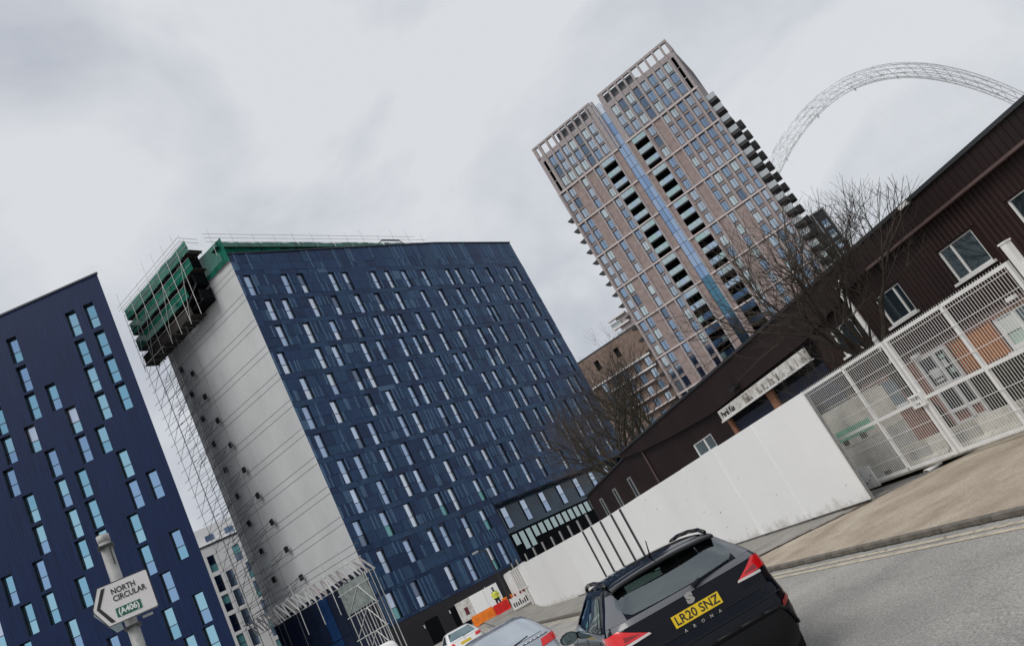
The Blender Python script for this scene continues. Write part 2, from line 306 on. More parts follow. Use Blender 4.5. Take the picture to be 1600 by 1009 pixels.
# ------------------------------------------------------------------ ground, road, pavement
def ground():
    m = MB(); m.face([(-3000, -3000, -0.16), (3000, -3000, -0.16), (3000, 3000, -0.16), (-3000, 3000, -0.16)])
    tag(m.build('ground', M['ground']), kind='structure')
    m = MB(); rows = []
    rr = [0.5, 4, 7, 10, 14, 19, 25, 32, 40, 46] + [49 + i for i in range(0, 20)] + [75, 90, 120]
    for d in rr:
        row = []
        for k in range(0, 73):
            a = -180 + 5 * k; x, y = d * math.sin(R(a)), d * math.cos(R(a)); row.append((x, y, road_z(x, y)))
        rows.append(row)
    m.grid(rows, flip=True)
    m.face([(0.5 * math.sin(R(a)), 0.5 * math.cos(R(a)), ROADZ) for a in range(180, -180, -30)])
    tag(m.build('road', M['asphalt']), kind='structure')
    # footway in front of the hoarding: from the dropped-kerb edge onwards
    K = -2.76
    def fz(s, o): p = st(s, o); return max(0.0, road_z(p.x, p.y) + 0.1)
    m = MB()
    ss = [0.0, 2, 4, 8, 12, 16, 20, 25, 30, 33, 36, 39, 42, 46, 50, 54]
    left = [(-0.1, 0.05)] ; 
    # the dropped edge runs obliquely from the hoarding corner to the kerb
    edge = [(0.0, 0.02), (0.9, -0.92), (1.9, -1.9), (2.9, K)]
    pts = []
    rows = []
    for s in [2.9, 5, 8, 12, 16, 20, 25, 30, 33, 36, 39, 42, 46, 50, 54]:
        rows.append([st(s, o, fz(s, o)) for o in (K, -1.4, 0.6)])
    m.grid(rows, flip=True)
    m.face([st(s, o, 0) for s, o in edge] + [st(2.9, -1.4, 0), st(2.9, 0.6, 0), st(0.0, 0.6, 0)])
    tag(m.build('pavement', M['footway']), kind='structure')
    # beige crossover apron sloping up from the dropped kerb to the gate
    m = MB(); rows = []
    for s in [-16, -12, -8, -5, -3, -1.5, 0.0, 0.9, 1.9, 2.9]:
        hi = 8.0
        for e0, e1 in zip(edge, edge[1:]):
            if e0[0] <= s <= e1[0]:
                hi = e0[1] + (e1[1] - e0[1]) * (s - e0[0]) / (e1[0] - e0[0]); break
        if s < 0: hi = 1.7
        row = []
        for k in range(7):
            o = K + (hi - K) * k / 6; row.append(st(s, o, -0.055 + 0.05 * smooth01((o - K) / 1.6)))
        rows.append(row)
    m.grid(rows, flip=True)
    tag(m.build('driveway', M['apron']), kind='structure')
    m = MB(); m.face([st(-20, 1.7, -0.004), st(40, 1.7, -0.004), st(40, 6.4, -0.004), st(-20, 6.4, -0.004)][::-1])
    tag(m.build('yard', M['yard']), kind='structure')
    # weedy dark edge between footway and driveway
    m = MB(); rnd = random.Random(4)
    n = 46
    for k in range(n):
        t = k / (n - 1) * 3; i = min(2, int(t)); f = t - i
        s = edge[i][0] + (edge[i + 1][0] - edge[i][0]) * f; o = edge[i][1] + (edge[i + 1][1] - edge[i][1]) * f
        p = st(s - 0.03, o - 0.03, 0); w = rnd.uniform(0.05, 0.09)
        m.box(p.x - w, p.x + w, p.y - w, p.y + w, -0.06, rnd.uniform(-0.005, 0.012))
    tag(m.build('weeds', M['dirt']), 'dark strip of dirt and weeds along the dropped edge of the pavement', 'weeds', kind='stuff')
    # kerb: stones along the road
    kr = tag(obj('kerb', None, None, st(0, K)), kind='structure')
    kr.rotation_euler = (0, 0, R(90 - SH))
    mlow = box_mesh('kerbstone', M['kerb'], 0.004, 0.908, -0.002, 0.13, -0.12, -0.035)
    mhigh = box_mesh('kerbstone', M['kerb'], 0.004, 0.908, -0.002, 0.13, -0.12, 0.004)
    for k in range(-18, 46):
        obj('kerbstone', mhigh if k * 0.915 > 2.4 else mlow, kr, (k * 0.915, 0, 0))
    m = MB(); rnd = random.Random(8)
    for k in range(400):
        s = -16 + k * 0.14; w = rnd.uniform(0.03, 0.10)
        m.face([st(s, K - 0.16 + rnd.uniform(-.03, .02), ROADZ + 0.010), st(s + 0.16, K - 0.16 + rnd.uniform(-.03, .02), ROADZ + 0.010), st(s + 0.16, K - 0.11, ROADZ + 0.010), st(s, K - 0.11, ROADZ + 0.010)][::-1])
    tag(m.build('gutter', M['dirt']), kind='structure')
    for j, (oa, ob) in enumerate(((-3.19, -3.09), (-3.39, -3.29))):
        m = MB(); rows = []
        for k in range(0, 60):
            s = -16 + k
            p = [st(s, oa, 0), st(s, ob, 0)]
            rows.append([(q.x, q.y, road_z(q.x, q.y) + 0.006) for q in p])
        m.grid(rows, flip=True)
        tag(m.build('yellow_line', M['yellow_line']), kind='structure')
ground()
def street_bits():
    rnd = random.Random(77)
    p = st(-8.2, -3.55); p.z = ROADZ + 0.012
    t = thing('drain_cover', 'dark iron drain grate in the road by the yellow lines', 'drain', p, SH)
    m = MB(); m.box(-.26, .26, -.26, -.21, -.01, 0); m.box(-.26, .26, .21, .26, -.01, 0); m.box(-.26, -.21, -.21, .21, -.01, 0); m.box(.21, .26, -.21, .21, -.01, 0); m.build('frame', M['dark_steel'], t)
    for k in range(7): q = MB(); q.box(-.19 + k * .06, -.165 + k * .06, -.21, .21, -.012, -.002); q.build('grate_bar', M['dark_steel'], t)
    q = MB(); q.face([(-.21, -.21, -.008), (.21, -.21, -.008), (.21, .21, -.008), (-.21, .21, -.008)]); q.build('pit', M['void'], t)
    # scattered grit and litter along the kerb and the driveway
    m = MB()
    for k in range(420):
        s_ = rnd.uniform(-14, 12); o = rnd.choice((rnd.gauss(-2.95, .12), rnd.gauss(-2.95, .12), rnd.uniform(-2.6, 1.0), rnd.gauss(0.9, .3)))
        if o > -2.76 and s_ > 2.5: continue
        z = ROADZ + .006 if o < -2.76 else (-0.055 + 0.05 * smooth01((o + 2.76) / 1.6)); r_ = rnd.uniform(.008, .03); q = st(s_, o, z); a = rnd.uniform(0, 3.1)
        m.face([(q.x + r_ * math.cos(a + b) * rnd.uniform(.6, 1.2), q.y + r_ * math.sin(a + b) * rnd.uniform(.6, 1.2), q.z + r_ * .3) for b in (0, 1.57, 3.14, 4.71)])
    tag(m.build('grit', worn('grit_and_leaves', (0.05, 0.04, 0.03), (0.32, 0.27, 0.2), 30, 80)), 'scattered grit and litter along the kerb and driveway', 'grit', kind='stuff')
street_bits()

# ------------------------------------------------------------------ facades
def holed_wall(m, x0, x1, z0, z1, rows, depth, mi=0, mr=0, y=0.0):
    """front sheet at y with openings; rows = [(zb, zt, [(xa, xb), ...])]; reveals go in by depth"""
    rows = sorted(rows); z = z0
    for zb, zt, hs in rows:
        if zb > z: m.face([(x0, y, z), (x1, y, z), (x1, y, zb), (x0, y, zb)], mi)
        x = x0
        for xa, xb in sorted(hs):
            if xa > x: m.face([(x, y, zb), (xa, y, zb), (xa, y, zt), (x, y, zt)], mi)
            d = y + depth
            m.face([(xa, y, zb), (xa, d, zb), (xa, d, zt), (xa, y, zt)], mr)
            m.face([(xb, y, zb), (xb, y, zt), (xb, d, zt), (xb, d, zb)], mr)
            m.face([(xa, y, zt), (xa, d, zt), (xb, d, zt), (xb, y, zt)], mr)
            m.face([(xa, y, zb), (xb, y, zb), (xb, d, zb), (xa, d, zb)], mr)
            x = xb
        if x < x1: m.face([(x, y, zb), (x1, y, zb), (x1, y, zt), (x, y, zt)], mi)
        z = zt
    if z < z1: m.face([(x0, y, z), (x1, y, z), (x1, y, z1), (x0, y, z1)], mi)

def window_meshes(name, w, h, split, frame=0.05, panes=PANE):
    """frame mesh with a transom at `split` (height of the lower pane) plus upper and lower pane meshes per glass tint; origin at lower left, y = outer face of the frame"""
    m = MB(); f = frame; d = 0.07
    m.box(0, f, 0, d, 0, h); m.box(w - f, w, 0, d, 0, h); m.box(f, w - f, 0, d, 0, f); m.box(f, w - f, 0, d, h - f, h); m.box(f, w - f, 0, d, split - f / 2, split + f / 2)
    m.box(0, w, d + 0.02, d + 0.06, 0, h)
    fr = m.mesh(name, M['win_frame'])
    lo = [box_mesh('pane', p, f, w - f, 0.03, 0.045, f, split - f / 2) for p in panes]
    hi = [box_mesh('pane', p, f, w - f, 0.03, 0.045, split + f / 2, h - f) for p in panes]
    return fr, lo, hi

# --- the navy slab block with the scaffold (front), all positions in metres along the facade
MIDROWS = [
 (38.72, [0.64,4.79,6.70,10.63,12.49,16.43,18.50,21.09,24.30,28.44,30.20,33.14,35.98,40.14,41.87]),
 (35.86, [1.74,3.63,6.79,9.60,12.67,15.46,18.49,22.46,25.46,28.61,31.25,33.20,37.22,38.95,41.79]),
 (33.00, [1.69,4.81,7.96,10.80,13.78,16.25,17.15,19.96,22.49,26.05,28.31,32.25,33.14,37.04,39.22,41.62]),
 (30.14, [0.61,4.81,6.84,10.50,12.59,15.81,17.82,19.50,22.08,25.13,28.56,30.57,32.81,36.39,39.17,42.30]),
 (27.28, [1.76,4.86,7.95,9.60,12.67,15.52,19.69,22.53,24.08,28.19,29.90,33.59,35.96,40.02,41.69]),
 (24.42, [0.71,3.83,8.03,10.78,13.81,15.44,18.44,21.31,25.38,27.33,30.07,34.17,35.94,38.77,42.30]),
 (21.56, [0.72,4.85,6.88,10.82,12.79,16.45,18.44,21.25,24.18,28.36,30.13,33.08,35.77,40.01,41.55]),
 (18.72, [1.85,3.78,6.88,9.58,12.62,15.56,18.57,22.25,25.37,28.37,30.83,33.12,36.9,39.0,41.7]),
 (15.86, [1.83,4.93,7.81,9.57,13.77,16.72,19.55,22.24,24.25,28.30,30.03,34.36,37.2,39.4,41.9]),
 (13.06, [0.75,3.75,6.76,10.77,12.62,16.36,18.41,21.16,24.19,27.01,31.26,34.20,35.78,38.4,41.2]),
 (10.21, [1.81,4.88,7.95,9.56,12.55,15.23]),
 (6.45, [0.89,3.74,7.98,10.72,13.78,15.53])]
a_ = R(-17.2); P0 = Vector((70 * math.sin(a_), 70 * math.cos(a_), 0))
MIDH, SIDEH, LEFTH, TOWH = 35.57, -60.8, 81.16, -65.9
LEN, WW, WH, DEP = 44.2, 0.80, 2.3, 0.23

def mid_block():
    rnd = random.Random(11)
    t = thing('apartment_block', 'tall navy panelled slab block with scattered narrow windows and a plain white end wall', 'building', P0, MIDH)
    # backing wall with real openings, recessed glazed base on the right
    rows = [(zt - WH, zt, [(s, s + WW) for s in ss]) for zt, ss in MIDROWS]
    m = MB()
    up = [r for r in rows if r[1] > 11]; low = [r for r in rows if r[1] < 11]
    holed_wall(m, 0, LEN, 9.95, 41.0, up, DEP, 0, 1)
    holed_wall(m, 0, 17.7, 3.85, 9.95, low, DEP, 0, 1)
    # roof parapet: rises towards the bend at 29 m, then level
    m.face([(0, 0, 41.0), (LEN, 0, 41.0), (LEN, 0, 42.72), (29.3, 0, 42.6), (0, 0, 41.15)], 0)
    # side, rear and top closures
    m.face([(0, 0.0, 42.7), (LEN, 0.0, 42.7), (LEN, 13, 42.7), (0, 13, 42.7)], 0) if False else None
    m.face([(LEN, 0, 0), (LEN, 14, 0), (LEN, 14, 42.72), (LEN, 0, 42.72)], 0)
    m.face([(LEN, 14, 0), (-1.45, 13.3, 0), (-1.45, 13.3, 41.1), (LEN, 14, 42.72)], 0)
    m.face([(0, 0, 41.1), (29.3, 0, 42.55), (LEN, 0, 42.67), (LEN, 14, 42.67), (-1.4, 13.2, 41.1)], 0)
    m.box(17.7, LEN, 2.2, 2.4, 0, 9.95, 1); m.box(17.5, 17.7, 0, 2.4, 0, 9.95, 0); m.box(17.7, LEN, 0, 2.3, 9.93, 10.0, 0)
    m.build('wall', [M['navy_back'], M['win_frame']], t)
    m = MB(); m.box(0.0, 17.6, -0.03, 0.3, 0, 3.84); m.build('plinth', M['plinth'], t)
    m = MB(); m.prism([(0, 41.1), (29.3, 42.55), (LEN, 42.68), (LEN, 42.82), (29.3, 42.69), (0, 41.24)], -0.16, 0.25); m.build('parapet_cap', M['navy_dark'], t)
    # windows
    fr, lo, hi = window_meshes('window', WW, WH, 1.0)
    for zt, ss in MIDROWS:
        for s in ss:
            w = obj('window', fr, t, (s, DEP - 0.09, zt - WH))
            d = rnd.random(); low_t = zt < 14 and d < 0.5
            a = rnd.choice((0, 0, 1, 2, 2)); b = 3 if low_t and rnd.random() < 0.6 else rnd.choice((0, 1, 2, a))  # low floors: dim teal panes carry the darker reflections in their colour
            if rnd.random() < 0.10: a = 4
            if rnd.random() < 0.10: b = 4
            obj('pane', hi[a], w); obj('pane', lo[b], w)
    # cladding panels: for every storey a spandrel course and two courses of panels between the windows
    panels = []
    def course(z0, z1, x0, x1, holes, tall=False):
        segs = []; x = x0
        for a, b in sorted(holes):
            if a - x > 0.02: segs.append((x, a))
            x = max(x, b)
        if x1 - x > 0.02: segs.append((x, x1))
        for a, b in segs:
            x = a
            while x < b - 1e-6:
                w = rnd.choice((0.34, 0.42, 0.5, 0.5, 0.62, 0.8, 1.1, 1.5)) if z1 - z0 > 0.6 else rnd.choice((0.8, 1.2, 1.7, 2.3))
                if b - x - w < 0.3: w = b - x
                panels.append((x, min(b, x + w), z0, z1)); x += w
    zs = [zt for zt, _ in MIDROWS]
    for i, (zt, ss) in enumerate(MIDROWS):
        x1 = LEN if zt > 11 else 17.5
        zb = zt - WH; nxt = zs[i - 1] - WH if i else 41.0
        holes = [(s, s + WW) for s in ss]
        mid = zb + rnd.uniform(0.9, 1.3)
        if zt > 11 or zt > 9:
            course(zb, mid, 0, x1, holes); course(mid, zt, 0, x1, holes)
        else:
            course(zb, zt, 0, x1, holes)
        top = nxt if i else 39.25
        if top - zt > 0.75:
            course(zt, zt + 0.3, 0, x1, []); course(zt + 0.3, top, 0, x1, [])
        else: course(zt, top, 0, x1, [])
    course(3.9, MIDROWS[-1][0] - WH, 0, 17.5, [])
    course(9.99, MIDROWS[9][0] - WH, 17.6, LEN, [])
    g = 0.012
    # top two parapet courses follow the sloping roofline
    def roof_z(x): return 41.1 + 1.45 * min(1, x / 29.3)
    x = 0.0
    tops = []
    while x < LEN:
        w = rnd.choice((0.35, 0.45, 0.6, 0.8, 1.2, 1.6)); w = min(w, LEN - x); h = rnd.uniform(40.0, 40.6)
        tops.append((x, x + w, 39.25, h)); tops.append((x, x + w, h, roof_z(x) - 0.03)); x += w
    panels += tops
    def add(m, p, mi):
        x0, x1, z0, z1 = p
        d = rnd.choice((0.05, 0.06, 0.07, 0.075)); k = rnd.uniform(-0.035, 0.035) if x1 - x0 < 1.3 else rnd.uniform(-0.012, 0.012); j = rnd.uniform(-0.012, 0.012)
        x0 += g; x1 -= g; z0 += g; z1 -= g
        ya, yb = -d - k * 0.5, -d + k * 0.5
        b = [(x0, ya - j, z0), (x1, yb - j, z0), (x1, yb + j, z1), (x0, ya + j, z1)]; c = [(x0, -0.002, z0), (x1, -0.002, z0), (x1, -0.002, z1), (x0, -0.002, z1)]
        m.face(b, mi)
        for q in range(4): m.face([b[(q + 1) % 4], b[q], c[q], c[(q + 1) % 4]], mi)
        if x1 - x0 < 0.7 and z1 - z0 > 0.8 and rnd.random() < 0.8:          # folded fin at the panel edge, its light-catching face painted lighter
            m.face([(x0, ya - j, z0), (x0 + 0.14, ya - 0.06 - j, z0), (x0 + 0.14, ya - 0.06 + j, z1), (x0, ya + j, z1)], 3)
            m.face([(x0 + 0.14, ya - 0.06 - j, z0), (x0 + 0.18, ya - j, z0), (x0 + 0.18, ya + j, z1), (x0 + 0.14, ya - 0.06 + j, z1)], mi)
    cx, cy = 42.0 * -1, 55.0       # the camera as seen from the facade
    def shown(p):
        x, z = (p[0] + p[1]) / 2, (p[2] + p[3]) / 2; d2 = (x + 42) ** 2 + 55 ** 2 + z * z
        return -(p[1] - p[0]) * (p[3] - p[2]) / d2 ** 1.5
    panels.sort(key=shown)
    for p in panels[:300]:
        m = MB(); mi = rnd.choices(range(4), (5, 4, 3, 1.4 if p[1] - p[0] < .55 else 0.15))[0]; add(m, p, mi); m.build('cladding_panel', NAVY, t)
    m = MB()
    for p in panels[300:]: add(m, p, rnd.choices(range(4), (5, 4, 3, 1.4 if p[1] - p[0] < .55 else 0.15))[0])
    tag(m.build('cladding_panels', NAVY, t), kind='stuff')
    # glazed recess at the foot, right of 17.7 m
    m = MB(); m.box(17.72, LEN, 1.9, 2.19, 6.9, 9.9); m.build('recess_wall', mat('blue_spandrel_glass', (0.012, 0.045, 0.085), 0.15, var=0.4, vscale=0.5), t)
    fr2, lo2, hi2 = window_meshes('window', 0.95, 2.3, 1.2)
    for s in (20.1, 23.4, 26.8, 30.2, 33.6, 37, 40.4):
        w = obj('window', fr2, t, (s, 1.80, 7.35)); obj('pane', hi2[0], w); obj('pane', lo2[2], w)
    ps = box_mesh('shop_window', mat('lit_pale_glass', (0.42, 0.52, 0.52), 0.12, metal=0.8), 0, 0.78, 0, 0.05, 0, 1.15)
    pl = box_mesh('shop_window', ps.materials[0], 0, 0.78, 0, 0.05, 0, 1.9)
    for k in range(20):
        tall = k in (2, 3); obj('shop_window', pl if tall else ps, t, (18.9 + k * 1.12, 1.84, 4.75 if tall else 5.5))
    m = MB(); m.box(17.72, LEN, 1.95, 2.18, 0, 6.88); m.build('shopfront', M['void'], t)
    lamp = box_mesh('wall_light', mat('small_wall_light', (0.8, 0.8, 0.78), 0.4), 0, 0.1, 0, 0.06, 0, 0.28)
    for s, z in ((3.2, 2.5), (6.4, 2.6), (11.4, 3.0)): obj('wall_light', lamp, t, (s, -0.1, z))
    dm = box_mesh('door', M['void'], 0, 1.5, 0, 0.05, 0, 2.4)
    for s in (3.5, 6.6): obj('door', dm, t, (s, -0.09, 0.6))
    bd = box_mesh('notice_board', mat('blue_notice_board', (0.01, 0.012, 0.06), 0.4), 0, 1.6, 0, 0.05, 0, 1.1)
    obj('notice_board', bd, t, (9.6, -0.1, 1.7))
    # white end wall (its own frame), seams in pairs at each floor
    m = MB(); sd = Matrix.Rotation(R((90 - (SIDEH + 180)) - (90 - MIDH)), 4, 'Z')
    def P(x, y, z): return tuple(sd @ Vector((x, y, z)))
    W = 13.4
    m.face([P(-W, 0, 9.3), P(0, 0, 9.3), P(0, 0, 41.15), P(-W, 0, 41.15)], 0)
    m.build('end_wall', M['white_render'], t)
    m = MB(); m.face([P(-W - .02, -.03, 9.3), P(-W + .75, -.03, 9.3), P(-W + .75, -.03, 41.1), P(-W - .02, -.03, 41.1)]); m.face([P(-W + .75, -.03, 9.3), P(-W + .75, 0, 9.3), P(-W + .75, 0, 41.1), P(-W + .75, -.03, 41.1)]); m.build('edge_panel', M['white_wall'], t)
    m = MB()
    for k in range(10):
        z = 13.2 + k * 2.86
        for dz in (0, 0.62):
            x = -W + 0.1
            m.face([P(x, -0.012, z + dz), P(-0.05, -0.012, z + dz), P(-0.05, -0.012, z + dz + 0.045), P(x, -0.012, z + dz + 0.045)])
    tag(m.build('wall_seams', M['seam'], t), kind='stuff')
    m = MB(); m.box(-W, 0, -0.02, 0.2, 0, 9.28); o = m.build('end_wall_base', M['navy_dark'], t); o.rotation_euler = (0, 0, R((90 - (SIDEH + 180)) - (90 - MIDH)))
    pan = [box_mesh('base_panel', NAVY[2], 0, 1.24, -0.07, -0.025, 0, 3.9), box_mesh('base_panel', M['navy_dark'], 0, 1.24, -0.06, -0.025, 0, 3.9)]
    for k in range(10):
        for j in range(2):
            obj('base_panel', pan[rnd.random() < 0.7], o, (-W + 0.1 + k * 1.3, 0, 1.1 + j * 4.0))
mid_block()

# ------------------------------------------------------------------ scaffold on the end wall (local x runs towards the front corner, y into the building)
def scaffold():
    rnd = random.Random(5)
    t = thing('scaffold', 'scaffold on the white end wall with green netted platforms at the roof', 'scaffold', P0, SIDEH + 180)
    # three netted lifts and one bare lift cantilevered at the rear corner
    for i, (z, s0, s1) in enumerate(((43.45, 2.6, 14.9), (41.62, 3.0, 14.9), (39.75, 5.0, 14.9), (37.95, 5.4, 14.9))):
        for k in range(5):
            m = MB(); m.box(-s1, -s0, -0.25 - k * 0.3 - 0.27, -0.25 - k * 0.3, z - 0.05, z); m.build('scaffold_board', M['board'], t)
        m = MB()
        x = -s1
        while x < -s0: m.box(x, x + 0.08, -1.8, -0.2, z - 0.16, z - 0.06); x += 1.2
        m.build('transoms', M['tube_dark'], t)
        if i < 3:
            m = MB(); rows = []
            nx = 14; zt = z + (1.15 if i else 1.05)
            for a in range(4):
                zz = z - 0.12 + (zt - z + 0.12) * a / 3
                rows.append([(-s1 + (s1 - s0) * b / nx, -1.80 + rnd.uniform(-0.05, 0.05), zz + rnd.uniform(-0.03, 0.03)) for b in range(nx + 1)])
            m.grid(rows); rows2 = [[(-s1 + rnd.uniform(-.03, .03), -1.80 + 1.6 * b / 4, z - 0.12 + 1.2 * a / 2) for b in range(5)] for a in range(3)]
            m.grid(rows2); m.build('debris_net', M['green_net'], t)
            for zz in (z + 0.5, z + 1.15):
                m = MB(); m.tube((-s1 - 0.3, -1.84, zz), (-s0, -1.84, zz), 0.028, n=5); m.build('ledger', M['tube'], t)
        else:
            m = MB(); m.box(-s1 + 0.2, -s0, -1.78, -1.74, z, z + 0.9); m.build('toe_board', M['board'], t)
            m = MB(); m.tube((-s1, -1.84, z + 1.0), (-s0, -1.84, z + 1.0), 0.03, n=5); m.build('ledger', M['tube'], t)
    # dark stair bay at the inner end
    for z in (38.4, 40.2, 42.0):
        m = MB(); m.box(-7.6, -3.6, -1.6, -0.15, z, z + 0.12); m.box(-7.6, -3.6, -0.3, -0.2, z, z + 1.5); m.box(-3.75, -3.6, -1.6, -0.2, z + .2, z + 1.2); m.build('stair_bay', M['void'], t)
        m = MB(); m.tube((-7.4, -1.65, z), (-3.7, -1.65, z + 1.7), .05, n=5); m.tube((-3.65, -1.65, z), (-3.65, -0.2, z + 1.6), .04, n=5); m.build('brace', M['tube_dark'], t)
    # roof edge strips behind the parapet: along the end wall and along the front
    m = MB(); rows = [[(-b * 0.5 + 0.2, -0.18 + rnd.uniform(-.05, .05), 40.4 + a * 1.3 + 0.012 * b) for b in range(12)] for a in range(3)]; m.grid(rows, flip=True); m.build('debris_net', M['green_net'], t)
    rot = R((90 - MIDH) - (90 - (SIDEH + 180)))
    fr = Matrix.Rotation(rot, 4, 'Z')
    def F(x, y, z): return fr @ Vector((x, y, z))
    for k in range(12):
        m = MB(); rows = [[F(-0.3 + k * 2.4 + b * 0.6, 0.55 + rnd.uniform(-.08, .08), 41.0 + a * 1.0) for b in range(5)] for a in range(3)]; m.grid(rows); m.build('debris_net', M['green_net'], t)
    m = MB(); m.grid([[F(-0.6, 0.3, 42.3), F(-0.6, 1.4, 42.3)], [F(28.4, 0.3, 42.3), F(28.4, 1.4, 42.3)]]); m.build('scaffold_board', M['board'], t)
    for zz, x1 in ((43.1, 28.6), (43.55, 28.6), (44.0, 27)):
        m = MB(); m.tube(F(-1.2, 0.6, zz), F(x1, 0.6, zz), 0.022, n=5); m.build('ledger', M['tube'], t)
    m = MB()
    for k in range(13): p = F(-0.6 + k * 2.4, 0.62, 41.5); m.tube(p, p + Vector((rnd.uniform(-.05, .05), 0, rnd.uniform(2.4, 3.6))), 0.022, n=5)
    m.build('standards', M['tube'], t)
    # hoist frame on the roof
    m = MB(); m.tube(F(20.2, 0.7, 42.7), F(21.4, 0.7, 43.5), 0.06); m.tube(F(21.4, 0.7, 43.5), F(24.2, 0.7, 43.5), 0.09); m.tube(F(24.2, 0.7, 43.5), F(25.2, 0.7, 42.6), 0.06)
    m.build('hoist_frame', M['dark_steel'], t)
    # rails and poles above the cantilevered lifts
    for zz in (44.9, 45.35):
        m = MB(); m.tube((-15.6, -1.86, zz), (-3.0, -1.86, zz), 0.024, n=5); m.build('guard_rail', M['tube'], t)
        m = MB(); m.tube((-3.2, -1.86, zz - 0.1), (-3.2, 0.2, zz - 0.1), 0.024, n=5); m.build('guard_rail', M['tube'], t)
    for s in (15.0, 13.2, 11.4, 9.6, 7.8, 6.0, 4.2):
        m = MB(); m.tube((-s, -1.88, 37.2), (-s + rnd.uniform(-.06, .06), -1.88, 45.4 + rnd.uniform(0, 1.6)), 0.028, n=5); m.build('standard', M['tube'], t)
    for s in (15.0, 13.2, 9.6, 6.0):
        m = MB(); m.tube((-s, -1.9, 37.4), (-s + 1.8, -1.9, 43.0), 0.026, n=5); m.build('brace', M['tube'], t)
    # light scaffold below: standards and short ledgers all the way down
    for s, y in ((15.2, -1.55), (15.2, -0.4), (13.7, -1.55), (12.3, -1.55), (12.3, -0.4), (10.2, -1.55), (8.2, -1.55)):
        m = MB(); m.tube((-s, y, 0), (-s + (0.9 if s < 11 else 0), y, 38.0), 0.022, n=5); m.build('standard', M['tube' if s > 13 else 'tube_dark'], t)
    k = 0; z = 9.9
    while z < 37:
        for s0, s1, y, mt in ((15.8, 13.0, -1.57, 'tube'), (13.2, 8.6, -1.57, 'tube_dark'), (15.6, 12.8, -0.42, 'tube')):
            m = MB(); j = rnd.uniform(-.25, .25)
            m.tube((-s0 + j, y, z + j * 0.3), (-s1 + j, y, z + j * 0.2), 0.022, n=5); m.build('ledger', M[mt], t)
        if k % 2 == 0:
            m = MB(); m.tube((-15.2, -1.6, z), (-12.3, -1.6, z + 2.4), 0.02, n=5); m.tube((-12.3, -1.6, z), (-9.8, -1.6, z + 2.0), 0.02, n=5); m.build('brace', M['tube_dark'], t)
        z += 1.05 if k % 3 else 0.8; k += 1
    # short tie bars with black tie plates on the wall
    tie = box_mesh('tie_plate', M['black'], -0.2, 0.2, -0.16, 0.0, -0.26, 0.26)
    for k in range(10):
        z = 34.2 - k * 2.86
        for base, sl, dz in ((10.44, 0.147, 0.0), (11.83, 0.055, 1.25)):
            s = base - (34.2 - z) * sl
            if z + dz > 8.5:
                obj('tie_plate', tie, t, (-s, -0.30, z + dz), (0, R(rnd.uniform(-12, 12)), 0))
                m = MB()
                for q in range(3): m.tube((-s - 0.2, -0.5 - 0.25 * q, z + dz - 0.3 * q + 0.1), (-s - 2.2 + rnd.uniform(-.4, .4), -0.9 - 0.2 * q, z + dz - 0.55 * q - 0.2), 0.03, n=5)
                m.build('tie_bars', M['tube_dark'], t)
    # protection fan near the foot: a row of pale slanted slats between two rails
    sl = [box_mesh('fan_slat', M[k], -0.085, 0.085, -0.02, 0.02, -0.75, 0.75) for k in ('fan', 'white_wall')]
    for k in range(44):
        s_ = -2.4 + k * 0.385
        obj('fan_slat', sl[rnd.random() < 0.6], t, (-s_, -1.75 + rnd.uniform(-.12, .12), 9.1 + rnd.uniform(-.1, .1) + 0.012 * k), (R(28 + rnd.uniform(-9, 9)), R((14 if k % 2 else -14) + rnd.uniform(-9, 9)), 0))
    for y, z in ((-1.35, 8.45), (-2.15, 9.75)):
        m = MB(); m.tube((2.5, y, z), (-14.6, y, z + 0.5), 0.035, n=5); m.build('ledger', M['tube'], t)
    for z in (10.3, 10.9):
        m = MB(); m.tube((2.2, -1.6, z), (-14.5, -1.6, z + 0.4), 0.025, n=5); m.build('guard_rail', M['tube_dark'], t)
    for s in (0.5, 2.8, 5.0, 7.4):
        m = MB(); m.tube((-s, -1.6, 6.6), (-s, -1.6, 11.2), 0.04, n=5); m.build('standard', M['tube'], t)
    # mesh sheet and tube tower under the front end of the fan
    m = MB(); m.box(-1.7, 1.8, -1.95, -1.9, 6.2, 8.5); m.build('fan_sheet', mat('grey_green_mesh', (0.16, 0.19, 0.185), 0.8, var=0.3, vscale=2), t)
    for s in (1.6, 0.85, 0.1, -0.65, -1.4, -1.9):
        for y in (-1.9, -0.9):
            m = MB(); m.tube((-s, y, 0), (-s, y, 8.6), 0.04, n=6); m.build('standard', M['tube'], t)
    for z in (2.2, 4.1, 6.0, 7.9):
        m = MB(); m.tube((-1.9, -1.95, z), (2.1, -1.95, z), 0.04, n=6); m.build('ledger', M['tube'], t)
        m = MB(); m.tube((-1.6, -1.98, z - 1.8), (0.65, -1.98, z), 0.035, n=6); m.tube((1.9, -1.98, z - 1.8), (0.65, -1.98, z), 0.035, n=6); m.build('brace', M['tube'], t)
scaffold()

